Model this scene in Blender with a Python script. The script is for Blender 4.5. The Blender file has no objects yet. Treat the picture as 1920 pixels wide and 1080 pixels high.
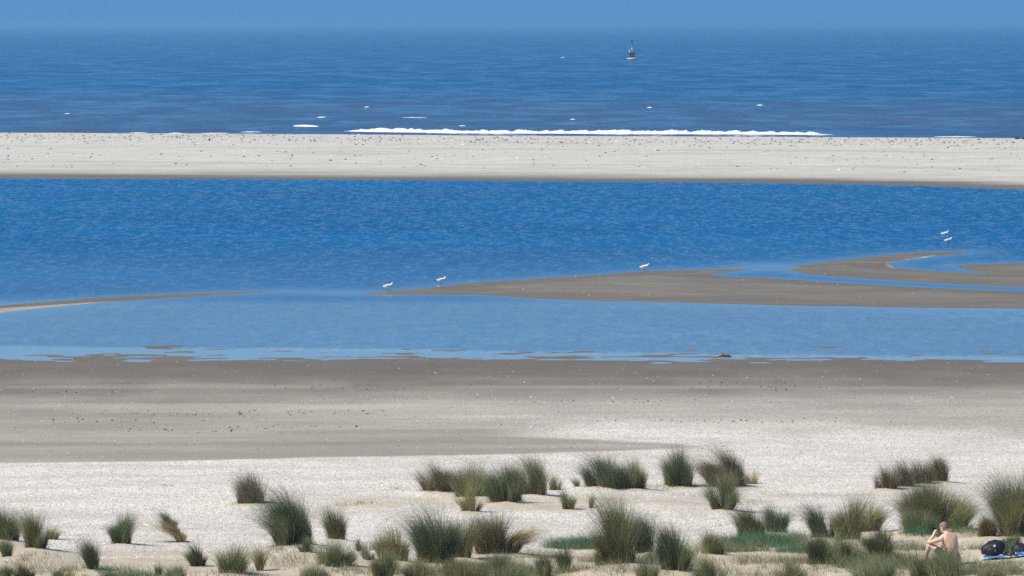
import bpy, math, random
import numpy as np
from mathutils import Vector

random.seed(7)
rng = np.random.default_rng(7)
C = bpy.context.scene.collection
scene = bpy.context.scene
R = math.radians

# ------------------------------------------------------------------ camera
F, CX, CY, HOR, CAMZ = 6000.0, 960.0, 540.0, 45.0, 15.0      # focal length in photo pixels, eye height over the water
PITCH = math.atan((CY - HOR) / F)
cam_d = bpy.data.cameras.new("camera")
cam = bpy.data.objects.new("camera", cam_d); C.objects.link(cam)
cam.location = (0, 0, CAMZ)
cam.rotation_euler = (math.pi / 2 - PITCH, 0, 0)
cam_d.sensor_width = 36.0
cam_d.lens = F / 1920.0 * 36.0
cam_d.clip_start = 0.5
cam_d.clip_end = 90000
scene.camera = cam

# ------------------------------------------------------------------ sky, sun, exposure
SUN_EL, SUN_AZ = 50.0, -112.0       # azimuth clockwise from +Y
w = bpy.data.worlds.new("World"); scene.world = w; w.use_nodes = True
nt = w.node_tree; nt.nodes.clear()
sky = nt.nodes.new('ShaderNodeTexSky'); sky.sky_type = 'NISHITA'; sky.sun_disc = False
sky.sun_elevation = R(SUN_EL); sky.sun_rotation = R(SUN_AZ)
tco = nt.nodes.new('ShaderNodeTexCoord'); adv = nt.nodes.new('ShaderNodeVectorMath'); adv.operation = 'ADD'; adv.inputs[1].default_value = (0, 0, 0.3)
nmv = nt.nodes.new('ShaderNodeVectorMath'); nmv.operation = 'NORMALIZE'
nt.links.new(tco.outputs['Generated'], adv.inputs[0]); nt.links.new(adv.outputs[0], nmv.inputs[0]); nt.links.new(nmv.outputs[0], sky.inputs[0])
sky.air_density = 1.0; sky.dust_density = 0.3; sky.ozone_density = 3.0; sky.altitude = 0
tint = nt.nodes.new('ShaderNodeMix'); tint.data_type = 'RGBA'; tint.blend_type = 'MULTIPLY'
tint.inputs[0].default_value = 1.0; tint.inputs[7].default_value = (0.49, 0.84, 1.0, 1)
bg = nt.nodes.new('ShaderNodeBackground'); bg.inputs[1].default_value = 0.13
wo = nt.nodes.new('ShaderNodeOutputWorld')
nt.links.new(sky.outputs[0], tint.inputs[6]); nt.links.new(tint.outputs[2], bg.inputs[0]); nt.links.new(bg.outputs[0], wo.inputs[0])

sl = bpy.data.lights.new("sun", 'SUN'); sl.energy = 4.8; sl.angle = R(0.5); sl.color = (1.0, 0.875, 0.69)
sun = bpy.data.objects.new("sun", sl); C.objects.link(sun)
sd = Vector((math.sin(R(SUN_AZ)) * math.cos(R(SUN_EL)), math.cos(R(SUN_AZ)) * math.cos(R(SUN_EL)), math.sin(R(SUN_EL))))
sun.rotation_euler = sd.to_track_quat('Z', 'Y').to_euler()
sun.location = (0, 0, 60)
vs = scene.view_settings
vs.view_transform = 'Standard'; vs.look = 'None'; vs.gamma = 1.0; vs.exposure = 0.0; vs.use_curve_mapping = False
scene.cycles.max_bounces = 6; scene.cycles.volume_bounces = 1
scene.cycles.use_denoising = False

# ------------------------------------------------------------------ helpers
cp, sp_ = math.cos(PITCH), math.sin(PITCH)

def at(u, v, z=0.0):
    """photo pixel -> point of the horizontal plane z"""
    dx = (u - CX); up = (CY - v)
    dy = F * cp + up * sp_; dz = -F * sp_ + up * cp
    t = (z - CAMZ) / dz
    return np.array([dx * t, dy * t, z])

def to_px(x, y, z):
    zz = z - CAMZ
    fw = y * cp - zz * sp_; up = y * sp_ + zz * cp
    return CX + F * x / fw, CY - F * up / fw

def smooth(a, b, x):
    t = np.clip((np.asarray(x, float) - a) / (b - a), 0, 1)
    return t * t * (3 - 2 * t)

def vnoise(x, y, seed=0):
    x = np.asarray(x, float); y = np.asarray(y, float)
    xi = np.floor(x).astype(np.int64); yi = np.floor(y).astype(np.int64)
    fx = x - xi; fy = y - yi
    fx = fx * fx * (3 - 2 * fx); fy = fy * fy * (3 - 2 * fy)
    def h(a, b):
        n = (a * 374761393 + b * 668265263 + seed * 974634777) & 0xFFFFFFFF
        n = ((n ^ (n >> 13)) * 1274126177) & 0xFFFFFFFF
        return ((n ^ (n >> 16)) & 0xFFFF) / 65535.0
    return (h(xi, yi) * (1 - fx) + h(xi + 1, yi) * fx) * (1 - fy) + (h(xi, yi + 1) * (1 - fx) + h(xi + 1, yi + 1) * fx) * fy

def fbm(x, y, seed=0, oct=4):
    s = 0; a = 0.5; t = 0
    for k in range(oct):
        s = s + a * vnoise(x * 2 ** k, y * 2 ** k, seed + k * 17); t += a; a *= 0.5
    return s / t * 2 - 1          # -1..1

def mesh_np(name, verts, faces, mats=(), smoothf=False, attrs=None, cols=None, counts=None):
    """faces: (n,k) array or list; attrs {name: per-vertex float}; cols {name: per-vertex rgb}"""
    me = bpy.data.meshes.new(name)
    V = np.asarray(verts, np.float32); me.vertices.add(len(V)); me.vertices.foreach_set('co', V.ravel())
    if isinstance(faces, np.ndarray):
        k = faces.shape[1]; n = len(faces); flat = faces.ravel(); starts = np.arange(n) * k
    else:
        flat = np.array([i for f in faces for i in f]); ln = np.array([len(f) for f in faces])
        starts = np.concatenate([[0], np.cumsum(ln)[:-1]]); n = len(faces)
    me.loops.add(len(flat)); me.loops.foreach_set('vertex_index', flat.astype(np.int32))
    me.polygons.add(n); me.polygons.foreach_set('loop_start', starts.astype(np.int32))
    if smoothf: me.polygons.foreach_set('use_smooth', np.ones(n, bool))
    for m in (mats if isinstance(mats, (list, tuple)) else [mats]): me.materials.append(m)
    for k, a in (attrs or {}).items():
        at_ = me.attributes.new(k, 'FLOAT', 'POINT'); at_.data.foreach_set('value', np.asarray(a, np.float32).ravel())
    for k, a in (cols or {}).items():
        at_ = me.attributes.new(k, 'FLOAT_COLOR', 'POINT')
        A = np.ones((len(V), 4), np.float32); A[:, :3] = a; at_.data.foreach_set('color', A.ravel())
    me.update(calc_edges=True); me.validate()
    return me

def obj(name, me, parent=None):
    o = bpy.data.objects.new(name, me); C.objects.link(o)
    if parent: o.parent = parent
    return o

def tag(o, label=None, cat=None, group=None, kind=None):
    if label: o['label'] = label
    if cat: o['category'] = cat
    if group: o['group'] = group
    if kind: o['kind'] = kind
    return o

def thing(name, label, cat, loc=(0, 0, 0), rz=0.0, group=None):
    o = bpy.data.objects.new(name, None); C.objects.link(o)
    o.empty_display_size = 0.2
    o.location = loc; o.rotation_euler = (0, 0, rz)
    return tag(o, label, cat, group)

def grid_faces(nr, nc, closed=False):
    i, j = np.meshgrid(np.arange(nr - 1), np.arange(nc if closed else nc - 1), indexing='ij')
    j2 = (j + 1) % nc
    return np.stack([i * nc + j, i * nc + j2, (i + 1) * nc + j2, (i + 1) * nc + j], -1).reshape(-1, 4)

class MB:
    def __init__(s): s.v = []; s.f = []
    def add(s, V, Fc):
        o = len(s.v); s.v += [tuple(p) for p in V]; s.f += [tuple(int(i) + o for i in f) for f in Fc]; return s
    def box(s, c, d, rot=None):
        V = [Vector((sx * d[0] / 2, sy * d[1] / 2, sz * d[2] / 2)) for sx in (-1, 1) for sy in (-1, 1) for sz in (-1, 1)]
        if rot is not None: V = [rot @ p for p in V]
        V = [p + Vector(c) for p in V]
        return s.add(V, [(0, 1, 3, 2), (4, 6, 7, 5), (0, 4, 5, 1), (2, 3, 7, 6), (0, 2, 6, 4), (1, 5, 7, 3)])
    def loft(s, secs, n=12, cap=True):
        """secs: list of (centre, axis_a, axis_b) rings"""
        V = []
        for c, a, b in secs:
            c, a, b = Vector(c), Vector(a), Vector(b)
            for k in range(n):
                t = 2 * math.pi * k / n; V.append(c + a * math.cos(t) + b * math.sin(t))
        Fc = [tuple(x) for x in grid_faces(len(secs), n, True)]
        if cap:
            Fc.append(tuple(range(n))[::-1]); Fc.append(tuple((len(secs) - 1) * n + k for k in range(n)))
        return s.add(V, Fc)
    def tube(s, pts, rad, n=8):
        P = [Vector(p) for p in pts]; secs = []
        for i, p in enumerate(P):
            d = (P[min(i + 1, len(P) - 1)] - P[max(i - 1, 0)]).normalized()
            a = d.cross(Vector((0, 0, 1)))
            if a.length < 1e-3: a = d.cross(Vector((0, 1, 0)))
            a.normalize(); b = d.cross(a)
            r = rad[i] if isinstance(rad, (list, tuple)) else rad
            secs.append((p, a * r, b * r))
        return s.loft(secs, n)
    def lathe(s, prof, n=20, c=(0, 0, 0)):
        return s.loft([((c[0], c[1], c[2] + z), (r, 0, 0), (0, r, 0)) for r, z in prof], n)
    def mesh(s, name, mat, sm=True):
        me = bpy.data.meshes.new(name); me.from_pydata(s.v, [], s.f); me.materials.append(mat)
        if sm:
            for p in me.polygons: p.use_smooth = True
        me.update(); return me
    def build(s, name, mat, parent=None, sm=True):
        return obj(name, s.mesh(name, mat, sm), parent)

# ------------------------------------------------------------------ materials
def new_mat(name):
    m = bpy.data.materials.new(name); m.use_nodes = True
    t = m.node_tree; b = t.nodes['Principled BSDF']
    return m, t, b
def node(t, ty, **kw):
    n = t.nodes.new(ty)
    for k, v in kw.items(): setattr(n, k, v)
    return n
def mixc(t, fac, a, b, mode='MIX'):
    n = node(t, 'ShaderNodeMix', data_type='RGBA', blend_type=mode)
    for s, val in ((n.inputs[0], fac), (n.inputs[6], a), (n.inputs[7], b)):
        if hasattr(val, 'is_linked') or isinstance(val, bpy.types.NodeSocket): t.links.new(val, s)
        elif isinstance(val, (int, float)): s.default_value = val
        else: s.default_value = (*val, 1)
    return n.outputs[2]
def mth(t, op, a, b=None, c=None, clamp=False):
    n = node(t, 'ShaderNodeMath', operation=op, use_clamp=clamp)
    for s, val in zip(n.inputs, (a, b, c)):
        if val is None: continue
        if isinstance(val, bpy.types.NodeSocket): t.links.new(val, s)
        else: s.default_value = val
    return n.outputs[0]
def coords(t, scale=(1, 1, 1)):
    g = node(t, 'ShaderNodeNewGeometry'); m = node(t, 'ShaderNodeMapping'); m.inputs['Scale'].default_value = scale
    t.links.new(g.outputs['Position'], m.inputs[0]); return m.outputs[0]
def noise(t, co, scale, detail=3, rough=0.5):
    n = node(t, 'ShaderNodeTexNoise'); n.inputs['Scale'].default_value = scale; n.inputs['Detail'].default_value = detail
    n.inputs['Roughness'].default_value = rough
    if co is not None: t.links.new(co, n.inputs['Vector'])
    return n
def ramp(t, fac, a, b):
    n = node(t, 'ShaderNodeMapRange'); n.interpolation_type = 'SMOOTHSTEP'
    t.links.new(fac, n.inputs[0]); n.inputs[1].default_value = a; n.inputs[2].default_value = b
    return n.outputs[0]
def attr(t, name):
    n = node(t, 'ShaderNodeAttribute', attribute_name=name); return n

def plain(name, col, rough=0.6, var=0.15, scale=12.0, metallic=0.0, bump=0.0):
    m, t, b = new_mat(name)
    tc = node(t, 'ShaderNodeTexCoord')
    n = noise(t, tc.outputs['Object'], scale, 4, 0.6)
    dark = tuple(c * (1 - var) for c in col); lite = tuple(min(1, c * (1 + var)) for c in col)
    t.links.new(mixc(t, ramp(t, n.outputs[0], 0.3, 0.7), dark, lite), b.inputs['Base Color'])
    b.inputs['Roughness'].default_value = rough; b.inputs['Metallic'].default_value = metallic
    if bump:
        bp = node(t, 'ShaderNodeBump'); bp.inputs['Strength'].default_value = bump; bp.inputs['Distance'].default_value = 0.01
        t.links.new(n.outputs[0], bp.inputs['Height']); t.links.new(bp.outputs[0], b.inputs['Normal'])
    return m

def sand_material():
    m, t, b = new_mat("beach_sand")
    co = coords(t)
    shell, wet, dune = attr(t, 'shell').outputs['Fac'], attr(t, 'wet').outputs['Fac'], attr(t, 'dune').outputs['Fac']
    # firm grey flat: long streaks along the shore, fine grain
    streak = noise(t, coords(t, (0.09, 0.26, 1)), 1.0, 6, 0.62).outputs[0]
    grain = noise(t, co, 22, 3, 0.75).outputs[0]
    base = mixc(t, ramp(t, streak, 0.36, 0.66), (0.325, 0.31, 0.262), (0.42, 0.40, 0.34))
    warm = noise(t, coords(t, (0.03, 0.12, 1)), 1.0, 3).outputs[0]
    base = mixc(t, mth(t, 'MULTIPLY', ramp(t, warm, 0.45, 0.7), 0.35), base, (0.46, 0.41, 0.32))
    base = mixc(t, ramp(t, grain, 0.25, 0.75), mixc(t, 1.0, base, (0.72, 0.72, 0.74), 'MULTIPLY'), mixc(t, 1.0, base, (1.2, 1.2, 1.18), 'MULTIPLY'))
    # scattered shell grit on the flat
    grit = noise(t, co, 11, 2, 0.8).outputs[0]
    base = mixc(t, mth(t, 'MULTIPLY', ramp(t, grit, 0.62, 0.72), 0.55), base, (0.72, 0.70, 0.66))
    # wet sand
    wetc = mixc(t, ramp(t, grain, 0.3, 0.7), (0.128, 0.113, 0.098), (0.182, 0.163, 0.141))
    wetc = mixc(t, mth(t, 'MULTIPLY', ramp(t, streak, 0.4, 0.7), 0.3), wetc, (0.24, 0.215, 0.185))
    c = mixc(t, wet, base, wetc)
    # crushed shell pavement: bright chips with grey gaps
    vor = node(t, 'ShaderNodeTexVoronoi'); vor.inputs['Scale'].default_value = 1; t.links.new(coords(t, (24, 12, 10)), vor.inputs['Vector'])
    vcol = node(t, 'ShaderNodeSeparateColor'); t.links.new(vor.outputs['Color'], vcol.inputs[0])
    chip = mixc(t, ramp(t, vcol.outputs[0], 0.05, 0.85), (0.50, 0.465, 0.405), (0.90, 0.88, 0.83))
    big = noise(t, coords(t, (0.22, 0.55, 1)), 1.0, 6, 0.62).outputs[0]
    chip = mixc(t, mth(t, 'MULTIPLY', ramp(t, big, 0.38, 0.66), 0.5), chip, (0.47, 0.45, 0.41))
    fine = noise(t, co, 45, 2, 0.8).outputs[0]
    chip = mixc(t, mth(t, 'MULTIPLY', ramp(t, fine, 0.5, 0.75), 0.22), chip, (0.33, 0.31, 0.28))
    c = mixc(t, shell, c, chip)
    # soft blown sand
    dn = noise(t, co, 1.3, 5, 0.6).outputs[0]
    dc = mixc(t, ramp(t, dn, 0.3, 0.7), (0.50, 0.44, 0.345), (0.585, 0.525, 0.42))
    dc = mixc(t, mth(t, 'MULTIPLY', ramp(t, grain, 0.55, 0.8), 0.3), dc, (0.36, 0.31, 0.245))
    c = mixc(t, dune, c, dc)
    t.links.new(c, b.inputs['Base Color'])
    b.inputs['Roughness'].default_value = 0.9
    b.inputs['Specular IOR Level'].default_value = 0.25
    bp = node(t, 'ShaderNodeBump'); bp.inputs['Strength'].default_value = 0.7; bp.inputs['Distance'].default_value = 0.02
    t.links.new(mth(t, 'ADD', grain, mth(t, 'MULTIPLY', vcol.outputs[1], 0.5)), bp.inputs['Height']); t.links.new(bp.outputs[0], b.inputs['Normal'])
    return m

def water_material(name, sea):
    m, t, b = new_mat(name)
    g = node(t, 'ShaderNodeNewGeometry')
    sep = node(t, 'ShaderNodeSeparateXYZ'); t.links.new(g.outputs['Position'], sep.inputs[0])
    if sea:
        n1 = noise(t, coords(t, (0.10, 0.05, 0)), 1.0, 7, 0.66)
        n2 = noise(t, coords(t, (0.8, 1.1, 0)), 1.0, 4, 0.7)
        k1, k2 = 1.15, 1.0
    else:
        n1 = noise(t, coords(t, (1.5, 0.55, 0)), 1.0, 5, 0.68)
        n2 = noise(t, coords(t, (4.6, 1.7, 0)), 1.0, 3, 0.7)
        k1, k2 = 1.15, 1.2
    def vm(op, a, bb=None, sc=None):
        n = node(t, 'ShaderNodeVectorMath', operation=op)
        t.links.new(a, n.inputs[0])
        if bb is not None:
            if isinstance(bb, bpy.types.NodeSocket): t.links.new(bb, n.inputs[1])
            else: n.inputs[1].default_value = bb
        if sc is not None:
            if isinstance(sc, bpy.types.NodeSocket): t.links.new(sc, n.inputs[3])
            else: n.inputs[3].default_value = sc
        return n.outputs[0]
    a = vm('SCALE', vm('SUBTRACT', n1.outputs['Color'], (0.5, 0.5, 0.5)), sc=k1)
    c = vm('SCALE', vm('SUBTRACT', n2.outputs['Color'], (0.5, 0.5, 0.5)), sc=k2)
    s = vm('MULTIPLY', vm('ADD', a, c), (0.75, 1.0, 0.0))
    rip = attr(t, 'ripple').outputs['Fac']
    gust = noise(t, coords(t, (0.012, 0.03, 0) if sea else (0.03, 0.07, 0)), 1.0, 4, 0.6).outputs[0]
    amt = mth(t, 'MULTIPLY', rip, mth(t, 'ADD', 0.35, mth(t, 'MULTIPLY', gust, 1.35)))
    s = vm('ADD', s, (0, -0.13 if sea else -0.125, 0))      # wind-steepened faces point at the beach
    s = vm('SCALE', s, sc=amt)
    nrm = vm('NORMALIZE', vm('ADD', s, (0, 0, 1.0)))
    t.links.new(nrm, b.inputs['Normal'])
    if sea:
        # deep water, then a silty shallow shelf near the spit with an uneven edge
        e = noise(t, coords(t, (0.004, 0.012, 0)), 1.0, 4, 0.6).outputs[0]
        yy = mth(t, 'ADD', sep.outputs[1], mth(t, 'MULTIPLY', mth(t, 'SUBTRACT', e, 0.5), 190.0))
        silt = mth(t, 'SUBTRACT', 1.0, ramp(t, yy, 560, 760))
        col = mixc(t, ramp(t, gust, 0.3, 0.7), (0.001, 0.082, 0.235), (0.002, 0.104, 0.285))
        st = noise(t, coords(t, (0.012, 0.09, 0)), 1.0, 5, 0.65).outputs[0]
        sc_ = mixc(t, ramp(t, st, 0.35, 0.65), (0.030, 0.105, 0.255), (0.062, 0.098, 0.185))
        col = mixc(t, silt, col, sc_)
    else:
        col = mixc(t, ramp(t, gust, 0.3, 0.7), (0.001, 0.088, 0.26), (0.002, 0.122, 0.34))
        col = mixc(t, attr(t, 'shallow').outputs['Fac'], col, (0.27, 0.43, 0.56))
    t.links.new(col, b.inputs['Base Color'])
    t.links.new(mth(t, 'MULTIPLY_ADD', rip, 0.07, 0.04), b.inputs['Roughness'])
    b.inputs['IOR'].default_value = 1.33
    return m

def grass_material():
    m, t, b = new_mat("grass_blade")
    c = attr(t, 'blade_colour').outputs['Color']
    t.links.new(c, b.inputs['Base Color'])
    b.inputs['Roughness'].default_value = 0.55
    b.inputs['Specular IOR Level'].default_value = 0.3
    tr = node(t, 'ShaderNodeBsdfTranslucent'); t.links.new(mixc(t, 1.0, c, (1.3, 1.25, 0.8), 'MULTIPLY'), tr.inputs[0])
    mx = node(t, 'ShaderNodeMixShader'); mx.inputs[0].default_value = 0.25
    t.links.new(b.outputs[0], mx.inputs[1]); t.links.new(tr.outputs[0], mx.inputs[2])
    t.links.new(mx.outputs[0], t.nodes['Material Output'].inputs[0])
    return m

def colour_attr_mat(name, rough=0.7):
    m, t, b = new_mat(name)
    t.links.new(attr(t, 'piece_colour').outputs['Color'], b.inputs['Base Color']); b.inputs['Roughness'].default_value = rough
    return m

M_SAND = sand_material()
M_SEA = water_material("sea_water", True)
M_LAG = water_material("lagoon_water", False)
M_GRASS = grass_material()
M_PIECE = colour_attr_mat("shell_and_weed", 0.6)
M_FOAM = plain("sea_foam", (0.86, 0.88, 0.90), 0.8, 0.08, 3.0, bump=0.5)

# ------------------------------------------------------------------ tuft table (photo pixels: centre, base row, width, height)
# styles: g green, d dark green, o olive, b brown, y yellow olive, t teal, s straw half
TUFTS = [
 (6, 1010, 72, 68, .6, 'd', -.05, 1.3, "dark green tuft cut off by the left picture edge, biggest of that corner group"),
 (66, 1026, 52, 70, .5, 'o', -.05, 1.0, "olive tuft on a sand hump just right of the dark tuft at the left edge"),
 (98, 1012, 30, 28, .6, 'y', .3, .3, "low pale spray of grass at the right foot of the leftmost olive tuft"),
 (14, 1050, 24, 42, .6, 'o', 0, .8, "small olive tuft in front of the dark left edge tuft"),
 (229, 1018, 54, 60, .35, 'd', -.02, 1.5, "lone dark green fan shaped tuft with a narrow foot on white shells at left"),
 (318, 992, 30, 38, .5, 'd', -.25, .8, "small dark tuft leaning left behind the arching blond tuft"),
 (337, 1017, 30, 34, .35, 's', -.9, 1.2, "bent blond dry tuft arching to the left on white shells"),
 (471, 941, 60, 54, .8, 'b', -.10, 1.1, "lone brownish tuft on white shells, farthest back on the left side"),
 (552, 1018, 84, 102, .65, 'd', -.42, 2.3, "tall dark green tuft leaning left, largest on the left half, on a sand mound"),
 (622, 1010, 56, 62, .75, 'o', -.08, 1.0, "olive tuft touching the right side of the tall leaning dark tuft"),
 (172, 1066, 46, 56, .5, 'd', -.22, 1.2, "dark tuft leaning left below and left of the lone fan shaped tuft"),
 (47, 1084, 36, 32, .6, 'b', 0, .8, "brown tuft cut by the bottom edge near the lower left corner"),
 (8, 1086, 30, 26, .7, 'g', 0, .7, "short green tuft in the very lower left corner"),
 (371, 1063, 34, 44, .5, 'd', -.1, .9, "small dark upright tuft left of the pale green one near the bottom"),
 (434, 1072, 60, 56, .6, 'g', .0, 1.0, "grey green spreading tuft right of the small dark upright tuft near the bottom edge"),
 (295, 1079, 16, 28, .5, 'b', 0, .3, "tiny reddish brown wisp near the bottom, left of the small dark upright tuft"),
 (487, 1070, 26, 50, .6, 'y', 0, .35, "thin pale wispy tuft right of the spreading grey green tuft at the bottom"),
 (330, 1086, 60, 28, .7, 'g', 0, .6, "low green tuft cut by the bottom edge under the small dark upright tuft"),
 (130, 1088, 60, 26, .8, 'g', 0, .6, "low green grass clump at the bottom edge below the left leaning dark tuft"),
 (205, 1089, 60, 26, .8, 'g', .1, .6, "low green clump at the bottom edge right of the one below the leaning tuft"),
 (623, 1058, 76, 52, .75, 'g', .0, 1.3, "wide light green tuft in front of the tall leaning dark tuft's right foot"),
 (575, 1052, 28, 28, .6, 'o', 0, .6, "small tuft left of the wide light green tuft"),
 (672, 1034, 9, 28, .6, 'd', 0, .25, "single thin dark stalk bunch right of the wide light green tuft"),
 (590, 1088, 60, 34, .8, 'g', 0, .7, "low green clump on the bottom edge under the wide light green tuft"),
 (738, 1050, 60, 66, .7, 'y', -.12, 1.2, "yellow olive tuft left of the big dark centre tuft"),
 (690, 1052, 26, 30, .7, 'g', 0, .5, "pale green short tuft left of the yellow olive tuft"),
 (720, 1081, 46, 50, .7, 'g', 0, 1.0, "mid green tuft on the bottom edge below the yellow olive tuft"),
 (816, 1054, 76, 104, .6, 'd', -.10, 2.1, "big dark green tuft near the bottom centre, tallest of its clump"),
 (866, 1045, 46, 80, .7, 'o', -.04, 1.1, "narrow olive tuft squeezed between the two big dark centre tufts"),
 (922, 1034, 84, 80, .6, 'b', -.14, 2.1, "big brownish dark tuft right of the tall dark centre tuft"),
 (960, 1036, 50, 40, .3, 's', .9, .9, "blond dry grass flopping to the right from the big brownish tuft"),
 (938, 1086, 110, 54, .8, 'g', .0, 1.7, "broad fresh green tuft on the bottom edge under the big brownish tuft"),
 (862, 1088, 70, 50, .8, 'y', .0, .8, "yellowish tuft on the bottom edge left of the broad fresh green one"),
 (790, 1089, 56, 38, .8, 'o', .0, .7, "olive tuft on the bottom edge under the tall dark centre tuft"),
 (1022, 1079, 40, 46, .6, 'g', 0, .9, "grey green tuft at the bottom, left of the narrow dark one"),
 (1062, 1076, 24, 48, .5, 'd', -.12, .9, "narrow dark upright tuft alone on smooth sand at the bottom"),
 (824, 918, 64, 56, .8, 'b', -.12, 1.4, "leftmost tuft of the back row clump, reddish brown at its foot"),
 (884, 928, 72, 66, .6, 'y', .0, 1.5, "yellow olive tuft second from left in the back row clump"),
 (882, 957, 42, 48, .5, 'y', .0, .8, "short yellow green tuft hanging in front of the back row clump"),
 (952, 939, 72, 72, .65, 'd', -.08, 2.1, "darkest rounded tuft in the middle of the back row clump"),
 (1000, 926, 60, 74, .65, 'o', -.20, 1.4, "tall olive tuft at the right end of the back row clump"),
 (1036, 919, 32, 32, .9, 'o', .05, .3, "sparse thin stalks right of the back row clump's tall olive tuft"),
 (1062, 961, 28, 42, .5, 'o', -.08, .6, "small upright tuft alone on white shells in front of the back row gap"),
 (1105, 959, 18, 32, .5, 'o', 0, .2, "wispy little tuft right of the small upright lone tuft"),
 (1085, 916, 18, 24, .6, 'o', -.15, .2, "wispy little tuft left of the domed back row tuft"),
 (1137, 911, 80, 62, .8, 'd', -.12, 2.0, "broad dark domed tuft standing alone right of the back row clump"),
 (1188, 914, 52, 54, .7, 'o', -.08, 1.2, "olive tuft joined to the right side of the broad dark dome"),
 (1271, 909, 56, 72, .85, 'd', -.04, 1.8, "boxy upright dark green tuft between the dome and the brown leaning tuft"),
 (1365, 908, 84, 70, .7, 'b', -.45, 2.2, "brown red tuft leaning left at the right end of the middle back row"),
 (1355, 954, 56, 70, .45, 'g', -.10, 1.5, "green tuft in front of the leaning brown red tuft"),
 (1412, 908, 40, 26, .7, 's', .1, .35, "sparse dry reddish wisps right of the leaning brown red tuft"),
 (1158, 1052, 86, 120, .55, 'o', -.10, 2.4, "very tall olive tuft, highest of the clump at bottom right of centre"),
 (1215, 1034, 46, 74, .6, 'd', -.10, 1.4, "dark pointed tuft right of the very tall olive tuft"),
 (1265, 1067, 62, 88, .6, 'd', -.08, 1.8, "dark green tuft at the right end of the tall olive tuft's clump"),
 (1213, 1088, 40, 44, .6, 'g', 0, .9, "green tuft on the bottom edge under the dark pointed tuft"),
 (1124, 1069, 22, 30, .6, 'o', 0, .35, "small wispy tuft at the left foot of the very tall olive tuft"),
 (1332, 1036, 56, 44, .8, 'o', -.05, 1.0, "low olive green tuft left of the two tufts amid teal grass"),
 (1330, 1088, 60, 46, .6, 'g', -.05, .9, "green tuft on the bottom edge under the low olive green tuft"),
 (1408, 1004, 58, 56, .7, 'o', -.18, 1.2, "left one of two joined tufts rising out of teal grass"),
 (1452, 997, 50, 54, .7, 'd', -.08, 1.2, "right one of two joined tufts rising out of teal grass"),
 (1545, 1006, 50, 62, .6, 'd', -.12, 1.3, "dark tuft at the left end of the trio left of the seated man"),
 (1588, 1012, 56, 88, .6, 'o', -.06, 1.6, "tall olive tuft in the middle of the trio left of the seated man"),
 (1630, 995, 56, 60, .6, 'y', .10, 1.0, "splayed yellowish tuft at the right end of the trio left of the man"),
 (1536, 1056, 54, 56, .6, 'd', -.08, 1.2, "dark green tuft in front of the trio, among short grass"),
 (1584, 1056, 34, 50, .6, 'g', 0, .6, "green tuft right of the one standing in front of the trio"),
 (1652, 1044, 46, 60, .5, 'd', -.05, 1.5, "rounded dark green tuft left of the seated man's knees"),
 (1659, 915, 44, 44, .9, 'b', -.10, .8, "leftmost dry brown tuft of the far right back row"),
 (1697, 911, 36, 50, .8, 'b', -.08, 1.2, "dark red brown tuft second in the far right back row"),
 (1727, 906, 38, 46, .8, 'b', -.04, .9, "olive brown tuft third in the far right back row"),
 (1760, 902, 40, 48, .8, 'b', -.06, 1.2, "rightmost brown tuft of the far right back row, above the huge dome"),
 (1757, 986, 142, 90, .55, 'o', .0, 3.4, "huge domed tuft directly behind the seated man"),
 (1722, 998, 70, 48, .7, 'g', -.1, 1.3, "green skirt tuft at the left front foot of the huge dome"),
 (1910, 1002, 78, 118, .6, 'o', -.10, 2.8, "very tall olive tuft cut by the right picture edge"),
 (1850, 1004, 44, 46, .8, 'b', -.05, .9, "short brownish tuft between the huge dome and the right edge tuft"),
 (1902, 1026, 36, 28, .8, 'g', 0, .8, "small fresh green tuft behind the bag near the right edge"),
 (1787, 1090, 78, 64, .8, 'g', .0, 1.8, "green tuft screening the seated man's hips from the front"),
 (1758, 1088, 52, 58, .7, 'g', -.1, 1.2, "soft green tuft hiding the seated man's feet and shins"),
 (1730, 1090, 42, 46, .7, 'd', .0, 1.2, "dark green bottom edge tuft left of the soft green one by the man's feet"),
 (1640, 1090, 76, 50, .8, 'g', -.05, 1.3, "green tuft on the bottom edge below the rounded dark tuft"),
 (1480, 1090, 60, 40, .7, 'o', .0, .6, "olive tuft on the bottom edge among sparse sprigs right of centre"),
 (1860, 1092, 60, 34, .8, 'y', .1, .6, "pale tuft on the bottom edge below the blue towel"),
]

# ------------------------------------------------------------------ terrain
PY = np.array([-300, -30, 0, 5, 12, 20, 30, 45, 58, 64, 68, 76.5, 86.6, 94.5, 104, 122, 141, 145, 150, 158, 168, 200.])
PZ = np.array([10, 13.6, 13.3, 12.6, 10.8, 8.8, 7.0, 5.2, 4.3, 4.0, 3.6, 2.7, 1.8, 1.3, 0.8, 0.36, 0.004, -0.016, -0.028, -0.07, -0.16, -0.9])
def profile(x, y):
    z = np.interp(y, PY, PZ)
    z = (z + np.interp(y - 2, PY, PZ) + np.interp(y + 2, PY, PZ)) / 3
    near = smooth(108, 84, y) * smooth(20, 60, y)
    z = z + near * 0.16 * fbm(x * 0.13 + 3, y * 0.13, 5, 3)
    z = z + smooth(92, 72, y) * smooth(30, 60, y) * 0.25 * smooth(3, 12, x)
    return z
def solve_pos(u, v, add=0.0):
    z = 3.0
    for _ in range(40):
        p = at(u, v, z); z = 0.5 * z + 0.5 * (float(profile(p[0], p[1])) + add)
    return at(u, v, z)
mounds = []
tuft_pos = []
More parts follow.
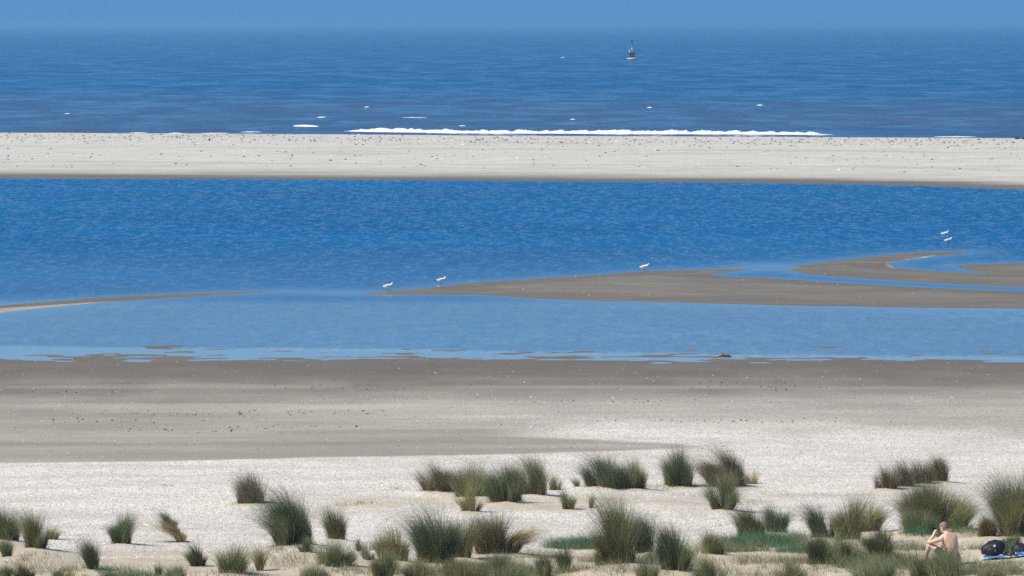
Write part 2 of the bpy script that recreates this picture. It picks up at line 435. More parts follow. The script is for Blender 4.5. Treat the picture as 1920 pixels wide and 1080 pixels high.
for T in TUFTS:
    u, v, W, H, br, st, ln, de, lb = T
    mh = 0.0
    if W > 34 and de > .7: mh = (0.05 if 'white shells' in lb or 'boxy' in lb else 0.09) + 0.0007 * W
    p = solve_pos(u, v, mh)
    pm = F / math.hypot(p[0], p[1])
    tuft_pos.append((p, pm))
    if mh: mounds.append((p[0], p[1] - 0.1, 0.5 * W / pm + 0.35, mh))
# bare sand swells that carry the back row
for u, v, ru, h in ((700, 945, 2.0, .12), (1010, 948, 1.8, .14), (1230, 938, 1.8, .22), (1140, 935, 1.3, .18), (1700, 925, 1.2, .15), (90, 1040, 1.2, .22),
                    (560, 1035, 1.1, .2), (1160, 1062, 1.0, .22), (1000, 1052, 1.2, .15), (250, 1046, 1.5, .08)):
    p = solve_pos(u, v, h); mounds.append((p[0], p[1], ru, h))

def mound_field(x, y):
    z = np.zeros_like(x, float); m = np.zeros_like(x, float)
    for mx, my, r, h in mounds:
        sel = (np.abs(x - mx) < 4 * r) & (np.abs(y - my) < 5 * r)
        d = ((x[sel] - mx) ** 2 + ((y[sel] - my) / 1.3) ** 2) / (r * r)
        g = np.exp(-d)
        z[sel] = np.maximum(z[sel], h * g); m[sel] = np.maximum(m[sel], g)
    return z, m

dense_x = np.arange(-27, 27.01, 0.13)
xs = np.concatenate([-np.geomspace(400, 27.6, 40), dense_x, np.geomspace(27.6, 400, 40)])
ys = np.concatenate([np.linspace(-300, -30, 12), np.arange(-25, 50, 1.5), np.arange(50.5, 106, 0.17), np.arange(106.2, 138, 0.4), np.arange(138.1, 160, 0.13), np.arange(160.5, 200, 1.5)])
GX, GY = np.meshgrid(xs, ys)
Z = profile(GX, GY)
mz, mm = mound_field(GX, GY)
Z = Z + mz
sandrel = smooth(110, 90, GY)
Z = Z + sandrel * (0.025 * fbm(GX * 0.9, GY * 0.9, 11, 4) + 0.010 * fbm(GX * 3.2, GY * 3.2, 12, 2))
flat = smooth(100, 112, GY)
Z = Z + flat * 0.015 * fbm(GX * 0.25, GY * 0.5, 21, 4)
# shoreline: very shallow, so small relief decides what stands out of the water
shore = smooth(134, 140, GY) * smooth(172, 156, GY)
Z = Z + shore * (0.014 * fbm(GX * 0.25 + 7, GY * 0.3, 31, 3) + 0.034 * fbm(GX * 0.6, GY * 1.5, 37, 4) + .002 + .007 * smooth(1250, 950, 960 + GX / GY * 6000))
U, Vv = to_px(GX, GY, np.where(GY < 30, Z, Z))
ok = GY > 40
U = np.where(ok, U, 960 + GX * 60); Vv = np.where(ok, Vv, 1200)
# shell pavement
vb = np.interp(U, [-400, 0, 300, 600, 900, 1100, 1250, 1380, 2400], [872, 868, 865, 858, 853, 847, 842, 836, 836])
wob = 5 * fbm(GX * .5, GY * .25, 41, 3)
shellA = smooth(vb - 1.5, vb + 1.5, Vv + 0.25 * wob) * smooth(1500, 1250, U)
topB = np.interp(U, [-400, 800, 1000, 1300, 1600, 1920, 2600], [830, 800, 782, 790, 800, 812, 820])
shellB = smooth(-26, 26, Vv - topB + 2.2 * wob) * smooth(850, 1150, U + 6 * wob)
greyband = np.interp(U, [-400, 900, 1100, 1200, 1330, 1345, 2600], [812, 817, 824, 829, 839, 900, 900])
inband = smooth(greyband - 3, greyband + 3, Vv + .4 * wob) * (1 - shellA) * smooth(1345, 1300, U)
shellB = shellB * (1 - inband)
pale = smooth(725, 760, Vv) * smooth(812, 785, Vv) * smooth(300, 1000, U) * 0.45
pale = pale * (0.6 + 0.4 * fbm(GX * .12, GY * .45, 45, 4)) + 0.22 * smooth(0.1, 0.6, fbm(GX * .08, GY * .5, 46, 4)) * smooth(700, 730, Vv)
shell = np.clip(np.maximum(np.maximum(shellA, shellB), pale), 0, 1)
wet = np.clip(smooth(800, 676, Vv + 4 * wob) + 0.25 * smooth(818, 822, Vv) * smooth(840, 832, Vv), 0, 1)
wet = np.where(GY > 142, 1.0, wet)
dline = np.interp(U, [-400, 40, 170, 300, 480, 700, 1000, 1250, 1480, 1700, 1920, 2600], [1015, 1020, 1052, 1046, 1035, 1048, 1028, 1022, 1004, 996, 992, 990])
dn = fbm(GX * .6, GY * .35, 51, 4)
dune = smooth(-9, 9, Vv - dline + 16 * dn)
dune = np.maximum(dune, smooth(0.35, 1.05, mm + 0.4 * dn))
strip = np.exp(-((Vv - 940 - 8 * dn) / 8) ** 2) * smooth(560, 680, U) * smooth(1500, 1400, U) * 0.8
strip = np.maximum(strip, np.exp(-((Vv - 929 - 5 * dn) / 5) ** 2) * smooth(1400, 1450, U) * smooth(1720, 1640, U) * .7)
strip = np.maximum(strip, np.exp(-((Vv - 1040 - 4 * dn) / 7) ** 2) * smooth(60, 120, U) * smooth(520, 440, U) * .9)
dune = np.clip(np.maximum(dune, strip), 0, 1)
dune = np.where(GY < 60, 1, dune)
NR, NC = GX.shape
beach = obj("beach", mesh_np("beach", np.stack([GX, GY, Z], -1).reshape(-1, 3), grid_faces(NR, NC), M_SAND, True,
            {'shell': shell, 'wet': wet, 'dune': dune}))
tag(beach, kind='structure')

def hz(x, y):
    x = np.atleast_1d(np.asarray(x, float)); y = np.atleast_1d(np.asarray(y, float))
    i = np.clip(np.searchsorted(ys, y) - 1, 0, NR - 2); j = np.clip(np.searchsorted(xs, x) - 1, 0, NC - 2)
    fy = (y - ys[i]) / (ys[i + 1] - ys[i]); fx = (x - xs[j]) / (xs[j + 1] - xs[j])
    return (Z[i, j] * (1 - fx) + Z[i, j + 1] * fx) * (1 - fy) + (Z[i + 1, j] * (1 - fx) + Z[i + 1, j + 1] * fx) * fy
def gpix(u, v):
    """where the view ray of a photo pixel meets the beach"""
    Y = np.linspace(45, 180, 6000); dx = (u - CX); up = (CY - v)
    dy = F * cp + up * sp_; dz = -F * sp_ + up * cp
    X = dx / dy * Y; zr = CAMZ + dz / dy * Y
    hit = np.argmax(zr <= hz(X, Y)); return np.array([X[hit], Y[hit], float(hz(X[hit], Y[hit])[0])])

# ------------------------------------------------------------------ sandbars (outlines traced on the water plane)
def poly_sdf(px, py, P):
    P = np.asarray(P); d = np.full(px.shape, 1e9); inside = np.zeros(px.shape, bool)
    n = len(P)
    for i in range(n):
        a, b = P[i], P[(i + 1) % n]; e = b - a
        t = np.clip(((px - a[0]) * e[0] + (py - a[1]) * e[1]) / (e @ e + 1e-12), 0, 1)
        d = np.minimum(d, (px - a[0] - t * e[0]) ** 2 + (py - a[1] - t * e[1]) ** 2)
        c = (a[1] > py) != (b[1] > py)
        with np.errstate(divide='ignore', invalid='ignore'):
            xi = (b[0] - a[0]) * (py - a[1]) / (b[1] - a[1]) + a[0]
        inside ^= c & (px < xi)
    return np.where(inside, np.sqrt(d), -np.sqrt(d))
BARS = {
 'main': [(667,550),(701,548),(748,545),(789,542),(829,537),(870,532),(900,529),(960,526),(1030,521),(1100,517),(1185,510),(1262,506.5),(1339,505),(1416,505),(1373,510),(1322,515),
          (1356,519),(1442,521.5),(1506,526),(1591,531.5),(1698,537.5),(1783,541.5),(1920,547),(2300,560),(2300,585),(1920,579),(1740,577),(1612,575),(1484,573),(1399,571),(1271,567),(1185,565),(1100,564),
          (1000,559),(900,553),(829,552),(775,552.5),(735,553),(701,552)],
 'upper': [(1467,498.5),(1500,497),(1518,496),(1570,488),(1612,484),(1677,477),(1741,472.5),(1822,470.5),(1800,475.5),(1753,480),(1702,486),(1664,493.5),(1674,502),(1719,506.7),(1783,510),(1856,514),
           (1830,508),(1800,503),(1792,498),(1826,495.5),(1869,494.5),(1920,493),(2300,488),(2300,553),(1920,538),(1847,536),(1741,530),(1655,525),(1570,519),(1510,513),(1476,507),(1500,502),(1505,499)],
 'left': [(-400,596),(0,573),(75,567),(175,559),(300,553),(425,547.5),(525,545.5),(450,551),(300,559),(190,567),(90,576),(0,586),(-400,618)],
}
polyW = {k: np.array([at(u, v)[:2] for u, v in P]) for k, P in BARS.items()}
LABB = {}
bar_fields = []
for k, P in polyW.items():
    x0, x1 = P[:, 0].min() - 2, P[:, 0].max() + 2; y0, y1 = P[:, 1].min() - 2.5, P[:, 1].max() + 2.5
    X, Y = np.meshgrid(np.arange(x0, x1, 0.14), np.arange(y0, y1, 0.2))
    s = poly_sdf(X, Y, P) + 0.22 * fbm(X * .55, Y * .35, 61, 4) + .08 * fbm(X * 2.5, Y * 1.2, 66, 3)
    z = np.where(s > 0, 0.14 * (1 - np.exp(-s / 3.5)) + 0.012, s * 0.06 + .006) - 0.006
    z = z + 0.01 * fbm(X * 1.1, Y * .8, 63, 4) * (s > .3)
    up_, vp_ = to_px(X, Y, z)
    wt = np.clip(1.0 - 0.16 * smooth(1, 5, s) - .1 * fbm(X * .3, Y * .9, 64, 3), 0, 1)
    sh = 0.10 * smooth(.2, .8, fbm(X * .5, Y * 1.5, 65, 4)) * (s > .5)
    if k == 'upper':      # strip of dry pale sand beside the pool
        q = poly_sdf(X, Y, np.array([at(u, v)[:2] for u, v in [(1664,493),(1702,486),(1752,479),(1742,484.5),(1715,491),(1712,498),(1690,502),(1672,503)]]))
        sh = np.maximum(sh, .75 * smooth(-.25, .5, q + .3 * fbm(X * 1.5, Y * 1.5, 67, 3)))
    if k == 'left':
        sh = np.maximum(sh, .42 * smooth(0.3, .9, vp_ - np.interp(up_, [-400, 0, 90, 190, 260], [602, 577.5, 571.5, 565, 561])) * smooth(240, 160, up_))
    if k == 'main':
        dr = smooth(2, 8, s) * smooth(1350, 900, up_) * smooth(545, 525, vp_)
        wt = wt - .3 * dr
    o = obj("sandbar", mesh_np("sandbar", np.stack([X, Y, z], -1).reshape(-1, 3), grid_faces(*X.shape), M_SAND, True,
            {'shell': sh * (wt < 2), 'wet': wt * (1 - .8 * (sh > .5)), 'dune': sh * 0}))
    tag(o, kind='structure'); bar_fields.append((k, P))

# ------------------------------------------------------------------ far spit between lagoon and sea
SN = ([-900, -200, 0, 400, 960, 1400, 1700, 1920, 2200, 2800], [334, 333.5, 334.5, 335.5, 339, 342.5, 347.5, 356, 374, 430])
SC = ([-900, 0, 640, 960, 1400, 1920, 2800], [247, 248.5, 252, 254.5, 256.5, 259, 262])
us = np.arange(-900, 2800, 2.5)
Pn = np.array([at(u, np.interp(u, *SN)) for u in us]); Pc = np.array([at(u, np.interp(u, *SC), 0.8) for u in us])
ts = np.concatenate([np.linspace(-0.06, 1, 170), 1 + np.linspace(0.01, 0.22, 14)])
T_, A_ = np.meshgrid(ts, np.arange(len(us)), indexing='ij')
SX = Pn[A_, 0] * (1 - T_) + Pc[A_, 0] * T_; SY = Pn[A_, 1] * (1 - T_) + Pc[A_, 1] * T_
SZ = np.where(T_ < 0, T_ * 2, np.where(T_ <= 1, 0.8 * smooth(-.25, 1.05, T_) - 0.8 * float(smooth(-.25, 1.05, 0)), 0))
zc = 0.8 * float(smooth(-.25, 1.05, 1)) - 0.8 * float(smooth(-.25, 1.05, 0))
SZ = np.where(T_ > 1, zc - (T_ - 1) * 7.0, SZ / zc * 0.8 if zc else SZ)
SZ = np.where(T_ > 1, 0.8 - (T_ - 1) * 7.0, SZ) + smooth(0.05, .2, T_) * 0.03 * fbm(SX * .12, SY * .25, 71, 4)
wn = fbm(SX * .05, SY * .3, 73, 4)
swet = np.clip(smooth(.17, -.04, T_ + .05 * wn) + .22 * smooth(.30, .05, T_ + .10 * wn), 0, 1) + smooth(1.02, 1.06, T_)
lines = .35 * np.exp(-((T_ - .62 - .02 * wn) / .012) ** 2) + .3 * np.exp(-((T_ - .30 - .03 * wn) / .012) ** 2)
sshell = np.clip(.80 - swet - lines - .25 * smooth(.1, .6, wn), 0, 1)
spit = obj("sand_spit", mesh_np("sand_spit", np.stack([SX, SY, SZ], -1).reshape(-1, 3), grid_faces(*SX.shape), M_SAND, True,
           {'shell': sshell, 'wet': np.clip(swet, 0, 1), 'dune': 0 * swet}))
tag(spit, kind='structure')

# ------------------------------------------------------------------ lagoon and sea
X, Y = np.meshgrid(np.concatenate([-np.geomspace(160, 62, 12), np.arange(-60, 60.1, 0.6), np.geomspace(62, 160, 12)]), np.concatenate([np.arange(136, 225, 0.4), np.arange(225.5, 345, 2.0)]))
dist = np.full(X.shape, 1e9)
for k, P in bar_fields: dist = np.minimum(dist, np.abs(poly_sdf(X, Y, P)))
rip = 0.16 + 0.84 * smooth(0.3, 3.2, dist + .8 * fbm(X * .2, Y * .3, 81, 3))
_, VV = to_px(X, Y, 0)
UU, _ = to_px(X, Y, 0)
spitd = VV - np.interp(UU, *SN)
rip = np.minimum(rip, 0.35 + .65 * smooth(0, 6, spitd))
edge = np.interp(UU, [-400, 0, 800, 1300, 1920, 2600], [647, 650, 657, 664, 670, 672])
sheltered = smooth(555, 575, VV)
rip = rip * (1 - 0.12 * sheltered)
rip = rip * (1 - 0.18 * smooth(430, 540, VV))
calm = smooth(-5, 4, VV - edge + 3 * fbm(X * .15, Y * .3, 82, 3))
rip = rip * (1 - calm) + 0.05 * calm
gap = np.exp(-(((UU - 610) / 90) ** 2 + ((VV - 548) / 6) ** 2)) + np.exp(-(((UU - 1430) / 80) ** 2 + ((VV - 500) / 8) ** 2))
rip = rip * (1 - .75 * np.clip(gap, 0, 1))
shallow = np.clip(.34 * sheltered + .14 * smooth(430, 540, VV) + .78 * calm + .3 * np.clip(gap, 0, 1) + .35 * np.exp(-np.maximum(dist, 0) / 1.6), 0, 1)
lag = obj("lagoon_water", mesh_np("lagoon_water", np.stack([X, Y, 0 * X], -1).reshape(-1, 3), grid_faces(*X.shape), M_LAG, True, {'ripple': rip, 'shallow': shallow}))
tag(lag, kind='structure')
yy = np.concatenate([np.linspace(395, 700, 60), np.geomspace(710, 26000, 50)])
X, Y = np.meshgrid(np.concatenate([-np.geomspace(12000, 320, 20), np.linspace(-300, 300, 60), np.geomspace(320, 12000, 20)]), yy)
sea = obj("sea_water", mesh_np("sea_water", np.stack([X, Y, 0 * X], -1).reshape(-1, 3), grid_faces(*X.shape), M_SEA, True, {'ripple': np.ones(X.shape)}))
tag(sea, kind='structure')

# ------------------------------------------------------------------ haze over the sea
hm = bpy.data.materials.new("haze_air"); hm.use_nodes = True; ht = hm.node_tree; ht.nodes.clear()
ho = ht.nodes.new('ShaderNodeOutputMaterial'); pv = ht.nodes.new('ShaderNodeVolumePrincipled')
pv.inputs['Color'].default_value = (0.38, 0.76, 1.0, 1); pv.inputs['Density'].default_value = 1 / 4900.0; pv.inputs['Anisotropy'].default_value = 0.35
ht.links.new(pv.outputs[0], ho.inputs['Volume'])
hb = MB(); hb.box((0, 13000, 9.5), (26000, 27000, 21.0))
haze = hb.build("haze", hm, None, False); tag(haze, kind='stuff')

# ------------------------------------------------------------------ breaking wave, foam patches
def foam_roll(u0, u1, vpts, h0, wd, seed, name, n_u=None, parent=None):
    if n_u: h0 *= .40; u0, u1 = (u0 + u1) / 2 - (u1 - u0) * .62, (u0 + u1) / 2 + (u1 - u0) * .62
    P0 = at(u0, np.interp(u0, *vpts)); P1 = at(u1, np.interp(u1, *vpts))
    n = n_u or max(12, int((u1 - u0) / 1.0)); prof = np.linspace(0, 1, 9)
    tt = np.linspace(0, 1, n); uu = u0 + (u1 - u0) * tt
    base = np.array([at(a, np.interp(a, *vpts)) for a in uu])
    env = smooth(0, .05, tt) * smooth(1, .93, tt) if u1 - u0 > 100 else np.sin(math.pi * tt) ** .7
    hh = h0 * env * np.clip(1.0 + .55 * fbm(base[:, 0] * 1.3, 0 * tt, seed + 9, 4), .12, 2) * (0.62 + 0.45 * (0.5 + 0.5 * fbm(base[:, 0] * .10, 0 * tt + seed, seed, 4)))
    V = []
    for i in range(n):
        for q in prof:
            y = base[i, 1] + (q - .35) * wd * (0.4 + .6 * env[i]) * (1 + .25 * fbm(base[i, 0] * .3, seed, seed + 5, 2))
            rgh = 1 + .35 * fbm(base[i, 0] * .9, q * 2 + seed, seed + 1, 3)
            z = hh[i] * math.sin(math.pi * min(1, q * 1.0)) ** .7 * rgh if 0 < q < 1 else -0.05
            V.append((base[i, 0], y, z))
    return obj(name, mesh_np(name, np.array(V), grid_faces(n, len(prof)), M_FOAM, True), parent)
wv = ([540, 645, 900, 1180, 1400, 1570], [240, 248, 251, 252.5, 254.5, 255])
t = thing("breaking_wave", "long white breaking wave rolling along the seaward edge of the far spit", "wave")
foam_roll(645, 1562, ([645, 900, 1180, 1400, 1570], [246, 249.5, 250.5, 251.5, 252.5]), 0.44, 4.0, 3, 'foam_crest', parent=t)
m_ = MB()
def swell(u0, u1, v, h, name, parent=None):
    P = [at(u, v) for u in np.linspace(u0, u1, 24)]; V = []; A = []
    for i, p in enumerate(P):
        e = math.sin(math.pi * i / 23) ** .6
        for q in np.linspace(0, 1, 7): V.append((p[0], p[1] + (q - .5) * 5, h * e * math.sin(math.pi * q) - .01))
    return obj(name, mesh_np(name, np.array(V), grid_faces(24, 7), M_SEA, True, {'ripple': np.full(len(V), .8)}), parent)
swell(560, 700, 243, 0.40, "wave_back", t)
t = thing("breaking_wave", "short white breaker left of the long breaking wave, farther from the spit", "wave")
foam_roll(549, 600, ([549, 600], [236.5, 237.5]), 0.30, 2.5, 8, "foam_crest", parent=t)
swell(590, 650, 239, 0.32, "wave_back", t)
CAPS = [(596, 609, 220, .30, "roundish whitecap above the short breaker on the left half of the sea"),
        (758, 796, 220.5, .18, "thin wide whitecap beyond the left end of the long breaking wave"),
        (684, 692, 201, .25, "tiny whitecap beyond the roundish one, left half of the sea"),
        (862, 872, 236, .25, "tiny whitecap close behind the long breaking wave"),
        (1070, 1078, 224, .22, "tiny whitecap behind the middle of the long breaking wave"),
        (1214, 1222, 202, .25, "tiny whitecap in the sea below the buoy"),
        (1420, 1430, 197.5, .28, "tiny whitecap on the sea right of and below the buoy"),
        (122, 130, 213, .25, "tiny whitecap near the left side of the sea"),
        (1760, 1824, 256.5, .16, "low strip of foam at the waterline near the right end of the spit"),
        (455, 486, 247.5, .16, "thin foam strip left of the short white breaker"),
        (610, 640, 243.5, .14, "thin foam strip at the left tip of the long breaking wave"),
        (318, 340, 249.8, .14, "small foam strip between the two longer strips touching the spit on the left"),
        (382, 424, 250.0, .16, "low strip of foam touching the spit on the left"),
        (246, 272, 249.2, .16, "short strip of foam touching the spit farthest left"),
        (1052, 1058, 108, .6, "faint whitecap on the open sea left of the buoy")]
for k, (a, b, v, h, lb) in enumerate(CAPS):
    o = foam_roll(a, b, ([a, b], [v, v]), h, 2.2, 20 + k, "whitecap", n_u=26)
    tag(o, lb, "whitecap", "whitecaps and foam strips on the sea")
for k, (a, b, v, h) in enumerate([(60, 190, 219, .35), (0, 110, 240, .35), (280, 460, 236, .3), (1560, 1760, 243, .28), (1840, 1990, 247, .4), (820, 1050, 229, .25), (460, 560, 246, .3), (1250, 1420, 238, .25), (1500, 1680, 226, .22), (640, 860, 234, .28)]):
    o = swell(a, b, v, h, "swell"); tag(o, kind='structure')

# ------------------------------------------------------------------ grass
PAL = {'green': (.125, .165, .085), 'dark': (.062, .088, .052), 'olive': (.205, .205, .105), 'yellow': (.31, .285, .15), 'straw': (.50, .42, .26),
       'brown': (.175, .125, .085), 'red': (.20, .11, .08), 'teal': (.085, .215, .14), 'grey': (.20, .225, .155)}
STY = {'d': (('dark', 5), ('green', 4), ('grey', 2), ('olive', 1), ('brown', 1), ('straw', .3)),
       'g': (('green', 5), ('grey', 4), ('olive', 2), ('yellow', 1), ('straw', .6)),
       'o': (('olive', 5), ('green', 3), ('grey', 2), ('brown', 1), ('yellow', 1.2), ('straw', .6)),
       'y': (('yellow', 4), ('olive', 4), ('green', 2), ('straw', 1.5), ('brown', .6)),
       'b': (('brown', 4), ('dark', 2), ('olive', 2), ('red', 1.5), ('green', 1), ('straw', .6)),
       't': (('teal', 6), ('green', 3), ('grey', 1), ('olive', .6)),
       's': (('straw', 6), ('yellow', 2), ('brown', 1))}
DRYK = {'straw', 'brown', 'red'}

def blades(base, L, dirv, bend, wind, width, colr, seg=3):
    """base (n,3), L (n,), dirv (n,3) unit start directions, bend (n,3) sideways pull, returns verts, faces, colours"""
    n = len(L); S = np.linspace(0, 1, seg + 1)
    ang = rng.uniform(0, math.pi, n); wv_ = np.stack([np.cos(ang), np.sin(ang), 0 * ang], -1)
    pts = []; cl = []
    for k, s in enumerate(S):
        p = base + dirv * (L * s)[:, None] + (bend + wind) * (L * s ** 2.2)[:, None]
        wd = (width * (1 - s) ** .8)[:, None]
        cc = colr * (1.0 if s > .3 else 1.0)
        foot = np.array([.20, .135, .085])
        f = max(0, .55 - 1.6 * s) * (1.0 if seg > 2 else .35)
        cc = colr * (1 - f) + foot * f
        if k < seg: pts += [p - wv_ * wd / 2, p + wv_ * wd / 2]; cl += [cc, cc]
        else: pts += [p]; cl += [cc]
    m = 2 * seg + 1
    V = np.stack(pts, 1).reshape(-1, 3); CO = np.stack(cl, 1).reshape(-1, 3)
    o = (np.arange(n) * m)[:, None]
    fs = []
    for k in range(seg - 1):
        a = 2 * k; fs += [np.array([a, a + 1, a + 3]), np.array([a, a + 3, a + 2])]
    a = 2 * (seg - 1); fs.append(np.array([a, a + 1, a + 2]))
    Fc = np.concatenate([o + f[None] for f in fs])
    return V, Fc, CO

def pick(style, n):
    ks, ws = zip(*STY[style]); ws = np.array(ws) / sum(ws)
    idx = rng.choice(len(ks), n, p=ws)
    cols = 1.18 * np.array([PAL[k] for k in ks])[idx] * rng.uniform(.72, 1.3, (n, 1))
    dry = np.array([k in DRYK for k in ks])[idx]
    return cols, dry

def make_tuft(p, pm, T):
    u, v, W, H, br, st, ln, de, lb = T
    ln = ln * 1.4 if abs(ln) < .4 else ln
    Wm, Hm = 1.12 * W / pm, 1.24 * H / pm / (1 - .5 * abs(ln))
    n = int(1900 * de * (0.6 + 0.4 * Wm)) + 30
    # several sub-clumps give the outline its peaks
    nc = max(4, int(4 + Wm * 6 * min(1, de)))
    ca = rng.uniform(0, 2 * math.pi, nc); cr = np.sqrt(rng.uniform(0, 1, nc))
    ch = rng.uniform(.80, 1.06, nc) * (1.03 - .36 * cr ** 2); ch[0] = 1.05; cr[0] *= .3
    cw = rng.normal(0, .10, (nc, 2))
    ci = rng.integers(0, nc, n)
    rb = (.30 + .62 * br) * Wm / 2
    off = np.stack([np.cos(ca) * cr, np.sin(ca) * cr], -1)[ci] * rb + rng.normal(0, .16, (n, 2)) * rb
    rr = np.hypot(off[:, 0], off[:, 1]); lim = np.minimum(1, rb / np.maximum(rr, 1e-6)); off *= lim[:, None]
    rho = np.minimum(1, rr / rb)[:, None]
    spread = (Wm / 2 - rb) / Hm * 1.15 + .06
    od = off / np.maximum(np.hypot(off[:, 0], off[:, 1]), 1e-6)[:, None]
    tilt = od * rho * spread * 1.0 + rng.normal(0, .075 + .12 * spread, (n, 2)) + cw[ci]
    dirv = np.concatenate([tilt, np.ones((n, 1))], 1); dirv /= np.linalg.norm(dirv, axis=1)[:, None]
    L = Hm * ch[ci] * np.minimum(1.06, rng.uniform(.66, 1.24, n)) * (1.04 - .20 * rho[:, 0] ** 2)
    skirt = rng.random(n) < .16; L[skirt] *= rng.uniform(.2, .5, int(skirt.sum())); off[skirt] *= rng.uniform(1.0, 1.45, (int(skirt.sum()), 1))
    if st == 's': L *= 1.15
    bend = np.concatenate([tilt * rng.uniform(.1, 1.1, (n, 1)) + rng.normal(0, .10, (n, 2)), -rng.uniform(.02, .22, (n, 1))], 1)
    flop = rng.random(n) < .07
    bend[flop] *= 2.4; bend[flop, 2] -= .25
    wind = np.zeros((n, 3)); wind[:, 0] = ln * rng.uniform(.6, 1.4, n); wind[:, 2] = -abs(ln) * .45
    B = np.zeros((n, 3)); B[:, :2] = off
    B[:, 2] = hz(p[0] + off[:, 0], p[1] + off[:, 1]) - p[2] - .03
    cols, dry = pick(st, n)
    # whole clumps differ a little in tone
    cols *= rng.uniform(.62, 1.35, nc)[ci][:, None]
    wdt = rng.uniform(.0045, .0085, n) * (1.0 if de > .5 else .9)
    root = thing("marram_grass_tuft", lb, "grass tuft", (p[0], p[1], p[2]), 0, "marram grass tufts on the dunes and shell beach")
    for nm, sel in (("green_blades", ~dry), ("dry_blades", dry)):
        if sel.sum() < 3: continue
        V, Fc, CO = blades(B[sel], L[sel], dirv[sel], bend[sel], wind[sel], wdt[sel], cols[sel], 3)
        obj(nm, mesh_np(nm, V, Fc, M_GRASS, False, None, {'blade_colour': CO}), root)

for (p, pm), T in zip(tuft_pos, TUFTS):
    p = np.array([p[0], p[1], float(hz(p[0], p[1])[0])])
    make_tuft(p, pm, T)

def cover(name, patches):
    Vs, Fs, Cs, o = [], [], [], 0
    for (u, v, ru, rv, n, hpx, st, cl) in patches:
        p = gpix(u, v); pm = F / p[1]
        rx = ru / pm; ry = rv * p[1] ** 2 / (F * (CAMZ - p[2]))
        n = int(n * (1.5 if name == 'sparse_dune_grass' else 2.0)); hpx = hpx * 1.3; k = max(1, n // cl)
        ctr = rng.normal(0, .55, (k, 2)); ctr = np.clip(ctr, -1.6, 1.6)
        ci = rng.integers(0, k, n)
        x = p[0] + ctr[ci, 0] * rx + rng.normal(0, .05, n); y = p[1] + ctr[ci, 1] * ry + rng.normal(0, .06, n)
        hc = rng.uniform(.5, 1.15, k)[ci]
        L = hpx / pm * hc * rng.uniform(.45, 1.25, n)
        tilt = rng.normal(0, .28, (n, 2)) + rng.normal(0, .15, (k, 2))[ci] + np.array([-.1, 0])
        d = np.concatenate([tilt, np.ones((n, 1))], 1); d /= np.linalg.norm(d, axis=1)[:, None]
        bend = np.concatenate([tilt * .6, -rng.uniform(.05, .2, (n, 1))], 1)
        cols, _ = pick(st, n)
        B = np.stack([x, y, hz(x, y) - .015], -1)
        V, Fc, CO = blades(B, L, d, bend, np.array([[-.08, 0, 0]]), rng.uniform(.006, .009, n), cols, 2)
        Vs.append(V); Fs.append(Fc + o); Cs.append(CO); o += len(V)
    ob = obj(name, mesh_np(name, np.concatenate(Vs), np.concatenate(Fs), M_GRASS, False, None, {'blade_colour': np.concatenate(Cs)}))
    tag(ob, kind='stuff'); return ob
cover("short_teal_grass", [
    (1000, 1078, 120, 8, 1300, 22, 'g', 8), (1250, 1052, 60, 14, 900, 24, 'g', 7), (840, 1078, 120, 8, 1000, 22, 'g', 8), (1380, 1034, 60, 8, 900, 22, 'g', 8), (1600, 1050, 90, 12, 1300, 22, 'g', 8),
    (1075, 1027, 48, 8, 1500, 22, 't', 10), (1110, 1024, 30, 8, 700, 24, 't', 10), (1385, 1022, 60, 8, 1600, 22, 't', 10), (1455, 1020, 50, 10, 1700, 24, 't', 10),
    (1490, 1034, 30, 8, 500, 20, 't', 8), (1740, 1000, 40, 8, 900, 26, 't', 10), (1900, 1030, 22, 8, 400, 20, 't', 8), (1640, 1076, 40, 10, 700, 24, 't', 8),
    (945, 1074, 50, 8, 800, 26, 't', 10), (250, 1082, 60, 6, 500, 16, 't', 8)])
